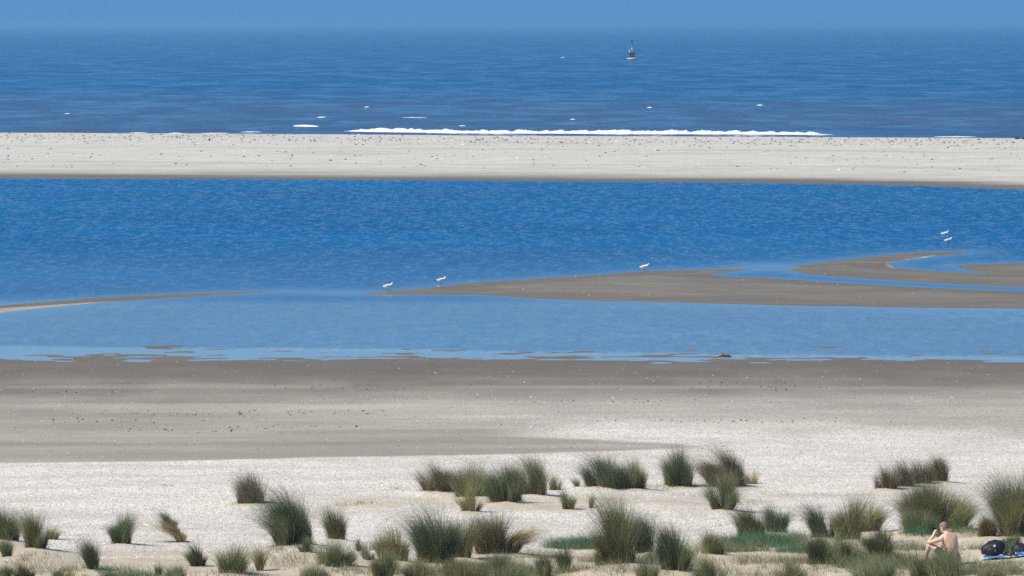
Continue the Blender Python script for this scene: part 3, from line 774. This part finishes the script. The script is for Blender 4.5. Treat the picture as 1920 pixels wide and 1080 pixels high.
cover("sparse_dune_grass", [
    (1560, 1030, 70, 20, 1500, 22, 'g', 7), (1620, 1060, 120, 16, 2600, 22, 'g', 7), (1700, 1030, 45, 14, 700, 18, 'g', 6), (1690, 1060, 60, 12, 1200, 24, 'g', 7),
    (1480, 1055, 60, 16, 420, 22, 'o', 4), (1400, 1055, 60, 14, 320, 20, 'o', 4), (1450, 1082, 110, 10, 500, 20, 'o', 4), (1880, 1076, 60, 12, 900, 22, 'g', 6),
    (1835, 1064, 40, 8, 420, 16, 'g', 6), (1840, 1030, 35, 10, 300, 14, 'g', 5), (1780, 1076, 60, 8, 1300, 26, 'g', 8), (1900, 1060, 40, 12, 300, 14, 'g', 5),
    (1290, 1062, 45, 14, 420, 22, 'o', 4), (1330, 1072, 60, 12, 300, 20, 'o', 4), (1180, 1072, 70, 10, 350, 20, 'o', 4), (1110, 1054, 40, 12, 200, 20, 'o', 3),
    (1010, 1046, 50, 12, 260, 18, 'g', 4), (850, 1070, 90, 12, 700, 22, 'g', 6), (760, 1072, 60, 10, 400, 22, 'g', 5), (660, 1072, 60, 12, 320, 22, 'g', 5),
    (545, 1056, 60, 18, 260, 20, 'g', 3), (520, 1030, 30, 12, 160, 16, 'b', 3), (700, 1030, 50, 14, 260, 16, 'g', 3), (600, 1030, 40, 10, 160, 16, 'g', 3),
    (450, 1076, 70, 8, 300, 18, 'g', 5), (300, 1078, 60, 6, 160, 12, 'g', 4), (60, 1050, 60, 16, 240, 14, 'b', 3), (110, 1072, 70, 8, 360, 18, 'g', 6),
    (225, 1070, 70, 8, 300, 14, 'g', 6), (660, 946, 45, 6, 120, 12, 'g', 3), (310, 912, 22, 3, 60, 7, 'b', 4), (745, 918, 20, 4, 60, 8, 'o', 4),
    (905, 922, 40, 10, 260, 14, 'b', 5), (1240, 915, 80, 6, 160, 12, 'b', 3), (1400, 945, 50, 10, 80, 14, 'o', 3), (1300, 930, 80, 8, 60, 12, 'b', 3),
    (1350, 985, 60, 5, 30, 8, 'b', 3), (1500, 928, 60, 4, 50, 6, 'b', 4), (1490, 1010, 30, 10, 120, 18, 'g', 3), (1820, 1000, 30, 8, 260, 16, 'o', 5),
    (1790, 1052, 12, 3, 120, 12, 'g', 6), (560, 1040, 100, 24, 120, 14, 'o', 3)])

# ------------------------------------------------------------------ shells and weed, far too many to count
def flakes(name, x, y, z, size, cols, flat=.35, label=None):
    n = len(x); yaw = rng.uniform(0, 2 * math.pi, n); tx = rng.normal(0, flat, n); ty = rng.normal(0, flat, n)
    a = np.stack([np.cos(yaw), np.sin(yaw), tx], -1); b = np.stack([-np.sin(yaw), np.cos(yaw), ty], -1)
    c = np.stack([x, y, z], -1); s = size[:, None]
    up = np.zeros((n, 3)); up[:, 2] = size * .45
    V = np.stack([c - a * s, c - b * s * .7, c + a * s, c + b * s * .7, c + up], 1).reshape(-1, 3)
    o = (np.arange(n) * 5)[:, None]
    Fc = np.concatenate([o + np.array(f)[None] for f in ((0, 1, 4), (1, 2, 4), (2, 3, 4), (3, 0, 4))])
    ob = obj(name, mesh_np(name, V, Fc, M_PIECE, False, None, {'piece_colour': np.repeat(cols, 5, 0)})); tag(ob, kind='stuff'); return ob
def sample_beach(n, y0, y1, half=.19):
    y = rng.uniform(y0, y1, n); x = rng.uniform(-1, 1, n) * (y * half); return x, y
def field(F_, x, y):
    i = np.clip(np.searchsorted(ys, y), 0, NR - 1); j = np.clip(np.searchsorted(xs, x), 0, NC - 1); return F_[i, j]
x, y = sample_beach(260000, 62, 128)
keep = rng.random(len(x)) < (shell_p := np.clip(field(shell, x, y) - .8 * field(dune, x, y), 0, 1) * .38 + .012)
x, y = x[keep], y[keep]; n = len(x)
sh_cols = np.array([(.85, .83, .78), (.78, .745, .68), (.55, .51, .46), (.90, .89, .87), (.33, .30, .28)])[rng.choice(5, n, p=[.34, .22, .14, .22, .08])] * rng.uniform(.85, 1.08, (n, 1))
flakes("shell_litter", x, y, hz(x, y) + .002, rng.uniform(.010, .028, n), np.clip(sh_cols, 0, .92))
# sparse white shells on grey flat and the bars
x, y = sample_beach(900, 112, 143); z = hz(x, y) + .003
for k, P in bar_fields:
    m = 420
    bx = rng.uniform(P[:, 0].min(), min(P[:, 0].max(), 40), m); by = rng.uniform(P[:, 1].min(), P[:, 1].max(), m)
    s = poly_sdf(bx, by, P); k_ = s > .4
    x = np.concatenate([x, bx[k_]]); y = np.concatenate([y, by[k_]]); z = np.concatenate([z, .14 * (1 - np.exp(-s[k_] / 3.5)) + .008])
n = len(x)
flakes("loose_shells", x, y, z, rng.uniform(.015, .055, n) * rng.uniform(.5, 1, n), np.clip(np.array([[.82, .81, .78]]) * rng.uniform(.6, 1.1, (n, 1)), 0, .9))
# dark weed scraps: rows on the flat, pebbly scraps on the spit
X1, Y1, S1 = [], [], []
for row in range(12):
    cu, cv = rng.uniform(-50, 1500), rng.choice([716, 727, 775, 790, 800, 805, 808, 735, 752])
    for k in range(34):
        u = cu + rng.normal(0, 110); v = cv + rng.normal(0, 2.5); p = gpix(u, v); X1.append(p[0]); Y1.append(p[1]); S1.append(rng.uniform(.02, .10) * rng.uniform(.4, 1))
x, y = sample_beach(700, 105, 141); X1 += list(x); Y1 += list(y); S1 += list(rng.uniform(.012, .045, 700))
X1, Y1, S1 = map(np.array, (X1, Y1, S1)); n = len(X1)
flakes("seaweed_scraps", X1, Y1, hz(X1, Y1) + .003, S1, np.array([[.07, .062, .05]]) * rng.uniform(.6, 1.8, (n, 1)), .15)
n = 2600
ui = rng.integers(200, len(us) - 200, n); tb = np.where(rng.random(n) < .7, rng.normal(.86, .07, n), rng.uniform(.2, .97, n)); tb = np.clip(tb, .12, .985)
rowi = np.searchsorted(ts, tb)
flakes("spit_pebbles", SX[rowi, ui], SY[rowi, ui], SZ[rowi, ui] + .01, rng.uniform(.08, .30, n) * rng.uniform(.4, 1, n), np.where(rng.random((n, 1)) < .72, np.array([[.13, .12, .11]]), np.array([[.8, .8, .78]])) * rng.uniform(.7, 1.1, (n, 1)), .2)

# ------------------------------------------------------------------ buoy
M_BLACK = plain("buoy_black_paint", (.02, .024, .032), .5); M_CREAM = plain("buoy_cream_paint", (.74, .62, .30), .5, .2)
M_REDP = plain("buoy_red_panel", (.55, .10, .07), .5); M_WHITEP = plain("white_paint", (.8, .8, .78), .5)
p = at(1185, 112)
b = thing("navigation_buoy", "navigation buoy with black double cone topmark floating on the open sea", "buoy", (p[0], p[1], 0))
MB().lathe([(1.6, -.6), (2.0, -.2), (2.15, .15), (2.1, .55), (1.7, .78), (.9, .85)], 28).build("float", M_CREAM, b)
MB().lathe([(2.18, .10), (2.22, .16), (2.22, .30), (2.18, .36)], 28).build("fender_ring", M_BLACK, b)
for k in range(4):
    a = math.pi / 4 + k * math.pi / 2
    MB().tube([(1.25 * math.cos(a), 1.25 * math.sin(a), .8), (1.15 * math.cos(a), 1.15 * math.sin(a), 4.2)], .09).build("leg", M_BLACK, b)
for k in range(4):
    a = k * math.pi / 2; rot = __import__('mathutils').Matrix.Rotation(a, 3, 'Z')
    MB().box(rot @ Vector((1.0, 0, 1.85)), (.08, 1.5, 1.9), rot).build("side_plate", M_BLACK, b, False)
    MB().tube([rot @ Vector((.98, -.8, .95)), rot @ Vector((.95, .8, 3.0))], .05, 6).build("brace", M_BLACK, b)
MB().lathe([(1.3, 2.95), (1.42, 3.0), (1.42, 3.08), (1.3, 3.1)], 24).build("platform", M_BLACK, b)
for k in range(8):
    a = k * math.pi / 4 + .39; rot = __import__('mathutils').Matrix.Rotation(a, 3, 'Z')
    MB().box(rot @ Vector((1.28, 0, 3.72)), (.06, .72, 1.05), rot).build("panel", M_REDP if k % 2 else M_WHITEP, b, False)
MB().lathe([(.42, 4.2), (.40, 4.5), (.2, 4.9), (.16, 5.1)], 16).build("lantern_housing", M_WHITEP, b)
MB().lathe([(.24, 5.5), (.26, 5.8), (.15, 5.95)], 12).build("lantern", M_WHITEP, b)
MB().tube([(0, 0, 4.2), (0, 0, 8.6)], .07).build("mast", M_BLACK, b)
MB().lathe([(.48, 6.1), (.45, 6.16), (.04, 7.0)], 16).build("lower_cone", M_BLACK, b)
MB().lathe([(.04, 7.25), (.45, 8.1), (.48, 8.16)], 16).build("upper_cone", M_BLACK, b)

# ------------------------------------------------------------------ gulls
M_GW = plain("gull_white_feathers", (.88, .87, .85), .8, .04, 30); M_GG = plain("gull_grey_wing", (.74, .70, .69), .8, .12, 40)
M_GB = plain("gull_black_feathers", (.03, .03, .035), .7); M_BEAK = plain("gull_beak", (.55, .35, .05), .5)
def gull(loc, rz, label, stand=True):
    g = thing("gull", label, "gull", loc, rz, "gulls resting round the lagoon"); g.scale = (1.3,) * 3
    h = .095 if stand else -.05
    S = [(-.235, .150, .012, .010), (-.19, .150, .035, .018), (-.12, .150, .062, .048), (-.03, .150, .080, .075), (.06, .158, .078, .078), (.12, .180, .058, .062), (.155, .215, .038, .042),
         (.175, .255, .033, .035), (.19, .285, .036, .034), (.215, .292, .032, .028), (.235, .290, .016, .014)]
    MB().loft([((x, 0, z + h - .05), (0, ry * 1.25, 0), (-.25 * rz_ if .12 <= x <= .18 else 0, 0, rz_ * 1.3)) for x, z, ry, rz_ in S], 12).build("body", M_GW, g)
    MB().loft([((x, 0, z + h - .05), (0, r, 0), (0, 0, r * .8)) for x, z, r in ((.233, .289, .012), (.262, .285, .009), (.285, .276, .003))], 8).build("beak", M_BEAK, g)
    for s in (-1, 1):
        MB().loft([((x, s * y, z + h - .05), (0, .012 * k, 0), (0, 0, .045 * k)) for x, y, z, k in ((.09, .082, .185, .4), (.04, .098, .185, 1), (-.05, .094, .185, 1.05), (-.14, .055, .172, .75), (-.22, .028, .168, .35))], 10).build("wing", M_GG, g)
        if stand:
            MB().tube([(.01, s * .03, h + .04), (.0, s * .03, .06), (.01, s * .03, .0)], .006, 6).build("leg", M_BEAK, g)
    MB().loft([((x, 0, z + h - .05), (0, .02 * k, 0), (0, 0, .010 * k)) for x, z, k in ((-.19, .160, 1.2), (-.26, .158, 1.1), (-.31, .156, .3))], 8).build("tail_tip", M_GB, g)
    return g
def bar_z(p):
    for k, P in bar_fields:
        s = float(poly_sdf(np.array([p[0]]), np.array([p[1]]), P)[0])
        if s > 0: return .14 * (1 - math.exp(-s / 3.5)) + .004
    return 0.0
for u, v, rz, st, sink, lb in ((727, 545.5, 0.15, True, 0, "white gull standing on the left tip of the long middle sandbar"),
                         (827, 532, 0.35, True, -.06, "white gull wading in shallows just behind the middle sandbar's left part"),
                         (1208, 508.5, -.1, True, 0, "white gull standing alone on the top of the middle sandbar's back edge"),
                         (1771, 440, -.1, False, 0, "upper one of two gulls on the lagoon near the right edge"),
                         (1777, 456, .2, True, -.07, "lower one of two gulls on the lagoon near the right edge")):
    p = at(u, v); z = bar_z(p)
    gull((p[0], p[1], z + sink), rz, lb, st)
pb = at(381, 33 + 90, 0)
bd = thing("flying_bird", "tiny dark bird flying above the horizon at upper left", "bird", (-33.5 * 12, 4150, 0), 0)
bd.location = (-9.65 * 41.5, 0, 0); 
D_ = 1500.0; bd.location = ((381 - 960) / F * D_, D_, 15 + (45 - 33) / F * D_ - .8)
MB().loft([((x, 0, 0), (0, r, 0), (0, 0, r)) for x, r in ((-.3, .02), (-.1, .09), (.1, .1), (.28, .04), (.36, .01))], 10).build("body", M_GB, bd)
for s in (-1, 1):
    MB().loft([((-.02 - .05 * q, s * q * .7, .18 * math.sin(q * 1.8)), (.12 * (1 - .6 * q), 0, 0), (0, 0, .012)) for q in (0.05, .4, .7, 1)], 8).build("wing", M_GB, bd)

# ------------------------------------------------------------------ snag in the shallows
M_WOOD = plain("dark_driftwood", (.075, .055, .045), .8, .3, 20)
p = at(1360, 669.5)
s_ = thing("driftwood_branch", "small dark piece of driftwood lying in the near shallows", "driftwood", (p[0], p[1], -.01))
MB().tube([(-.32, 0, .03), (-.1, .05, .08), (.12, .0, .06), (.3, .06, .04)], [.02, .05, .045, .015]).build("branch", M_WOOD, s_)
MB().tube([(-.05, .03, .08), (-.12, .1, .16), (-.22, .1, .14)], [.025, .015, .006], 6).build("twig", M_WOOD, s_)
MB().tube([(.08, .0, .06), (.14, -.05, .13), (.22, -.05, .12)], [.025, .014, .006], 6).build("twig", M_WOOD, s_)

# ------------------------------------------------------------------ dark bundles at the far right end of the spit
M_NAVY = plain("navy_cloth", (.02, .022, .07), .85, .4, 6, bump=.4); M_MAROON = plain("maroon_cloth", (.13, .03, .06), .85, .4, 6)
def lump(mb, c, r, seed, n=12, m=8):
    V = []
    for i in range(m + 1):
        th = math.pi * i / m
        for j in range(n):
            ph = 2 * math.pi * j / n
            d = Vector((math.sin(th) * math.cos(ph), math.sin(th) * math.sin(ph), math.cos(th)))
            k = 1 + .22 * float(fbm(d.x * 2 + seed, d.y * 2 + d.z * 3 + seed, seed, 3))
            V.append((c[0] + d.x * r[0] * k, c[1] + d.y * r[1] * k, max(c[2] + d.z * r[2] * k, 0)))
    mb.add(V, [tuple(x) for x in grid_faces(m + 1, n, True)]); return mb
def spit_at(u, v):
    Uo, Vo = to_px(SX, SY, SZ); vis = (T_ < .99)
    k = np.argmin(np.where(vis, (Uo - u) ** 2 + (Vo - v) ** 2, 1e9)); return SX.flat[k], SY.flat[k], SZ.flat[k]
p = spit_at(1908, 261)
b1 = thing("cloth_bundle", "small dark navy and maroon heap at the right end of the spit", "beach bundle", p)
lump(MB(), (-.12, 0, .14), (.20, .2, .22), 3).build("navy_cloth", M_NAVY, b1); lump(MB(), (.16, 0, .12), (.22, .2, .18), 9).build("maroon_cloth", M_MAROON, b1)
p = spit_at(1920, 261)
b2 = thing("beach_shelter", "low dark navy arched cloth at the far right edge of the spit", "beach shelter", p)
MB().loft([((x, 0, .02), (0, .35, 0), (0, 0, .42 * math.sin(math.pi * (.12 + .76 * q)))) for q, x in ((0, -.3), (.25, 0), (.5, .35), (.75, .7), (1, 1.0))], 16).build("cloth", M_NAVY, b2)

# ------------------------------------------------------------------ seated man
M_SKIN, st_, sb_ = new_mat("sunburnt_skin")
tc = node(st_, 'ShaderNodeTexCoord'); nn = noise(st_, tc.outputs['Object'], 7, 4)
st_.links.new(mixc(st_, ramp(st_, nn.outputs[0], .35, .65), (.72, .46, .35), (.80, .57, .46)), sb_.inputs['Base Color'])
sb_.inputs['Roughness'].default_value = .5; sb_.inputs['Subsurface Weight'].default_value = .08; sb_.inputs['Subsurface Radius'].default_value = (.02, .008, .004)
M_HAIR = plain("shaved_hair", (.25, .17, .16), .7, .2, 60); M_SHORT = plain("dark_navy_shorts", (.018, .020, .045), .85, .3, 20, bump=.3)
M_PHONE = plain("black_plastic", (.012, .012, .014), .3)
p = gpix(1789, 1060)
fwd = math.atan2(.76, -.65)          # faces left and away from the camera
man = thing("person", "shirtless man with shaved head sitting in dune grass, knees up, holding a dark phone", "person", (p[0], p[1], p[2]), fwd); man.scale = (.95,) * 3
# local frame: +X forward, +Y his left, +Z up
def skin(name, V, E, Rr, mat, parent, sub=2, root=0, closed=True):
    me = bpy.data.meshes.new(name); me.from_pydata([tuple(v) for v in V], E, []); me.materials.append(mat)
    o = obj(name, me, parent)
    sk = o.modifiers.new('skin', 'SKIN'); sk.use_smooth_shade = True
    if not me.skin_vertices: me.skin_vertices.new()
    for i, r in enumerate(Rr):
        d = me.skin_vertices[0].data[i]; d.radius = (r, r) if not isinstance(r, tuple) else r; d.use_root = (i == root)
    ss = o.modifiers.new('sub', 'SUBSURF'); ss.levels = sub; ss.render_levels = sub
    return o
V, E, RR = [], [], []
def J(pos, r, par=None):
    V.append(pos); RR.append(r); i = len(V) - 1
    if par is not None: E.append((par, i))
    return i
pel = J((0, 0, .13), (.155, .125))
w1 = J((.01, 0, .25), (.145, .105), pel); w2 = J((.04, 0, .37), (.150, .110), w1); ch = J((.095, 0, .49), (.180, .120), w2); ub = J((.165, 0, .585), (.165, .098), ch)
nk0 = J((.215, 0, .645), .070, ub); nk1 = J((.255, 0, .70), .060, nk0)
def limb(chain, par):
    for pos, r in chain: par = J(pos, r, par)
    return par
hands = {}
for s in (1, -1):
    sh = J((.175, s * .175, .580), .070, ub)
    if s == 1: el, wr = (.49, .27, .44), (.475, .12, .585)
    else: el, wr = (.47, -.20, .43), (.475, .0, .58)
    sx, sy, sz = .175, s * .205, .565
    mid = tuple((np.array((sx, sy, sz)) + np.array(el)) / 2 + np.array((0, s * .01, -.005)))
    d0 = J((sx + .02, s * .21, .555), .060, sh); a1 = J(mid, .048, d0); a2 = J(el, .040, a1)
    fm = tuple((np.array(el) * .65 + np.array(wr) * .35)); a3 = J(fm, .042, a2); a4 = J(wr, .026, a3)
    hp = J((wr[0] + .0, wr[1] - s * .02, wr[2] + .05), (.038, .02), a4); hands[s] = (wr, hp)
    for k in range(4):
        fx, ln_ = (-.024 + .016 * k), (.060, .070, .066, .052)[k]
        b0 = J((wr[0] + fx, wr[1] - s * .028, wr[2] + .085), .009, hp)
        b1_ = J((wr[0] + fx, wr[1] - s * .05, wr[2] + .085 + ln_ * .45), .0085, b0)
        J((wr[0] + fx - .012, wr[1] - s * .075, wr[2] + .085 + ln_ * .45), .0075, b1_)
    t0 = J((wr[0] - .035, wr[1] - s * .03, wr[2] + .035), .010, hp); t1 = J((wr[0] - .05, wr[1] - s * .055, wr[2] + .055), .009, t0)
    J((wr[0] - .05, wr[1] - s * .075, wr[2] + .07), .008, t1)
    hip = J((.06, s * .10, .12), .095, pel); th = J((.27, s * .16, .27), .078, hip); kn = J((.50, s * .21, .41), .058, th)
    cf = J((.56, s * .20, .27), .056, kn); an = J((.66, s * .17, .07), .034, cf); ft = J((.76, s * .18, .035), .034, an); J((.86, s * .19, .025), .024, ft)
    J((.63, s * .17, .03), .028, an)
body = skin("body", V, E, RR, M_SKIN, man, 2, pel)
# head: lofted with face relief, tipped forward
hd = MB(); secs = []
hp_ = Vector((.285, 0, .735)); tilt_ = R(28)
prof = [(-.085, .02, .050, .050), (-.06, .015, .062, .058), (-.03, .012, .072, .064), (.0, .008, .083, .070), (.03, .002, .092, .074), (.065, -.004, .097, .077), (.095, -.008, .094, .074), (.12, -.010, .078, .062), (.138, -.010, .048, .040), (.145, -.010, .012, .012)]
rotm = __import__('mathutils').Matrix.Rotation(tilt_, 3, 'Y')
for z, cx_, a_, b_ in prof:
    secs.append((hp_ + rotm @ Vector((cx_, 0, z)), rotm @ Vector((a_, 0, 0)), (0, b_, 0)))
hd.loft(secs, 20)
def hl(x, y, z): return hp_ + rotm @ Vector((x, y, z))
hd.loft([(hl(.085, 0, .03), (.012, 0, 0), (0, .010, 0)), (hl(.105, 0, .0), (.016, 0, 0), (0, .014, 0)), (hl(.098, 0, -.018), (.014, 0, 0), (0, .016, 0))], 8)
hd.loft([(hl(.074, 0, -.035), (.012, 0, 0), (0, .026, 0)), (hl(.076, 0, -.045), (.010, 0, 0), (0, .022, 0))], 8)
for s in (1, -1):
    hd.loft([(hl(-.005, s * .068, -.02), (.012, 0, 0), (0, .008, 0)), (hl(-.012, s * .082, .0), (.020, 0, 0), (0, .010, 0)), (hl(-.016, s * .084, .025), (.020, 0, 0), (0, .010, 0)), (hl(-.012, s * .076, .042), (.008, 0, 0), (0, .006, 0))], 8)
hd.build("head", M_SKIN, man)
hr = MB(); secs = []
for z, cx_, a_, b_ in [(-.01, -.022, .070, .074), (.03, -.014, .088, .0765), (.065, -.010, .100, .080), (.095, -.011, .098, .077), (.122, -.012, .080, .065), (.141, -.012, .050, .042), (.149, -.012, .012, .012)]:
    secs.append((hp_ + rotm @ Vector((cx_, 0, z)), rotm @ Vector((a_, 0, 0)), (0, b_, 0)))
hr.loft(secs, 20).build("shaved_hair", M_HAIR, man)
gl = MB()
gl.box(hl(.096, .033, .032), (.012, .052, .034), rotm).box(hl(.096, -.033, .032), (.012, .052, .034), rotm)
gl.tube([hl(.09, .066, .036), hl(.0, .079, .036)], .004, 6).tube([hl(.09, -.066, .036), hl(.0, -.079, .036)], .004, 6)
gl.build("sunglasses", M_PHONE, man, False)
VS = [(0.01, 0, .13), (.01, 0, .20), (.06, .10, .125), (.27, .16, .27), (.37, .185, .335), (.06, -.10, .125), (.27, -.16, .27), (.37, -.185, .335)]
skin("shorts", VS, [(0, 1), (0, 2), (2, 3), (3, 4), (0, 5), (5, 6), (6, 7)], [(.160, .130), (.150, .118), .11, .094, .088, .11, .094, .088], M_SHORT, man)
ca_, sa_ = math.cos(fwd), math.sin(fwd)
def mw(l): l = [q * .95 for q in l]; return (p[0] + l[0] * ca_ - l[1] * sa_, p[1] + l[0] * sa_ + l[1] * ca_, p[2] + l[2])
ph = thing("phone", "dark phone held up in front of the seated man's face", "phone", mw((.485, .06, .665)), fwd)
ph.rotation_euler = (0, R(18), fwd)
cs = MB().box((0, 0, 0), (.012, .082, .155)).build("case", M_PHONE, ph, False)
MB().box((-.0075, 0, 0), (.002, .072, .140)).build("screen", plain("phone_glass", (.02, .022, .028), .08), ph, False)
for o in (cs,):
    bv = o.modifiers.new('b', 'BEVEL'); bv.width = .004; bv.segments = 2

# ------------------------------------------------------------------ backpack, towel, shoes
M_PACK = plain("navy_nylon", (.010, .011, .028), .6, .4, 25, bump=.4); M_WHT = plain("white_print", (.82, .82, .82), .6)
p = gpix(1862, 1041)
bp_ = thing("backpack", "black navy backpack with a round white badge lying beside the blue towel", "backpack", tuple(p), R(8))
secs = []
for q, zz, a_, b_ in ((-.27, .10, .05, .06), (-.24, .115, .12, .10), (-.14, .145, .15, .135), (0, .165, .17, .155), (.12, .175, .165, .160), (.21, .170, .14, .145), (.25, .165, .08, .09)):
    secs.append(((q, 0, zz), (0, a_, 0), (0, 0, b_)))
MB().loft(secs, 18).build("pack_body", M_PACK, bp_); bp_.scale = (.9,) * 3
MB().loft([((q, -.12, .12 + .03 * q), (0, .07 * k, 0), (0, 0, .085 * k)) for q, k in ((-.18, .4), (-.14, .9), (0, 1.05), (.12, .95), (.16, .4))], 14).build("front_pocket", M_PACK, bp_)
MB().tube([(-.2, .0, .22), (-.1, .02, .30), (.05, .03, .335), (.2, .0, .31)], .016, 8).build("shoulder_strap", M_PACK, bp_)
MB().tube([(.22, -.02, .24), (.27, -.02, .31), (.255, .02, .34), (.2, .03, .31)], .013, 8).build("carry_handle", M_PACK, bp_)
MB().loft([((-.02, -.185, .235), (.030, 0, 0), (0, .008, .030)), ((-.02, -.192, .233), (.029, 0, 0), (0, .008, .029))], 20).build("badge", M_WHT, bp_)
MB().box((-.01, -.2, .135), (.012, .006, .028)).build("zip_pull", M_WHT, bp_, False)

mt, tt_, tb_ = new_mat("striped_towel")
g_ = node(tt_, 'ShaderNodeTexCoord'); sp2 = node(tt_, 'ShaderNodeSeparateXYZ'); tt_.links.new(g_.outputs['Object'], sp2.inputs[0])
wv2 = mth(tt_, 'SINE', mth(tt_, 'MULTIPLY', mth(tt_, 'ADD', sp2.outputs[0], mth(tt_, 'MULTIPLY', sp2.outputs[1], .4)), 26.0))
wv3 = mth(tt_, 'SINE', mth(tt_, 'MULTIPLY', sp2.outputs[0], 9.0))
c_ = mixc(tt_, ramp(tt_, wv2, -.2, .2), (.05, .14, .46), (.20, .48, .70)); c_ = mixc(tt_, ramp(tt_, wv3, .45, .6), c_, (.62, .72, .80))
tt_.links.new(c_, tb_.inputs['Base Color']); tb_.inputs['Roughness'].default_value = .95
p = gpix(1880, 1047)
nx, ny = 40, 22; X, Y = np.meshgrid(np.linspace(-.46, .46, nx), np.linspace(-.15, .15, ny))
Xw, Yw = X + .05 * Y, Y + .18 * X
tz = hz(p[0] + Xw, p[1] + Yw) - p[2] + .006 + .07 * (.5 + .5 * fbm(X * 7, Y * 7, 91, 3))
tw = obj("towel", mesh_np("towel", np.stack([Xw, Yw, tz], -1).reshape(-1, 3), grid_faces(ny, nx), mt, True)); tw.location = tuple(p)
so = tw.modifiers.new('s', 'SOLIDIFY'); so.thickness = .008
tag(tw, "rumpled blue and white striped towel on the sand right of the backpack", "towel")
def towel_z(dx, dy): return float(hz(p[0] + dx, p[1] + dy)[0]) + .05
M_SHOE = plain("dark_brown_leather", (.035, .018, .02), .6)
for k, (dx, dy, rz, lb) in enumerate(((.08, .0, 2.3, "dark sandal lying on the towel, the left one of the pair"), (.22, -.02, 2.0, "dark sandal lying on the towel, the right one of the pair"))):
    sh = thing("sandal", lb, "sandal", (p[0] + dx, p[1] + dy, towel_z(dx, dy) + .01), rz, "pair of sandals on the towel")
    MB().loft([((x, 0, .012), (0, w_, 0), (0, 0, .012)) for x, w_ in ((-.13, .025), (-.09, .038), (0, .034), (.08, .046), (.13, .028))], 14).build("sole", M_SHOE, sh)
    MB().loft([((x, 0, .03), (0, .044, 0), (0, 0, .03 + .02 * (x > .03))) for x in (.01, .03, .05, .075)], 14).build("strap", M_SHOE, sh)
p2 = gpix(1913, 1036)
bg2 = thing("cloth_bag", "dark crumpled bag with upright handle at the right picture edge", "bag", tuple(p2))
lump(MB(), (.02, 0, .06), (.20, .14, .12), 17, 16, 10).build("bag_body", M_PACK, bg2)
MB().tube([(-.10, 0, .12), (-.07, 0, .24), (-.02, .02, .16), (.04, 0, .15)], [.025, .022, .02, .015], 8).build("handle", M_PACK, bg2)
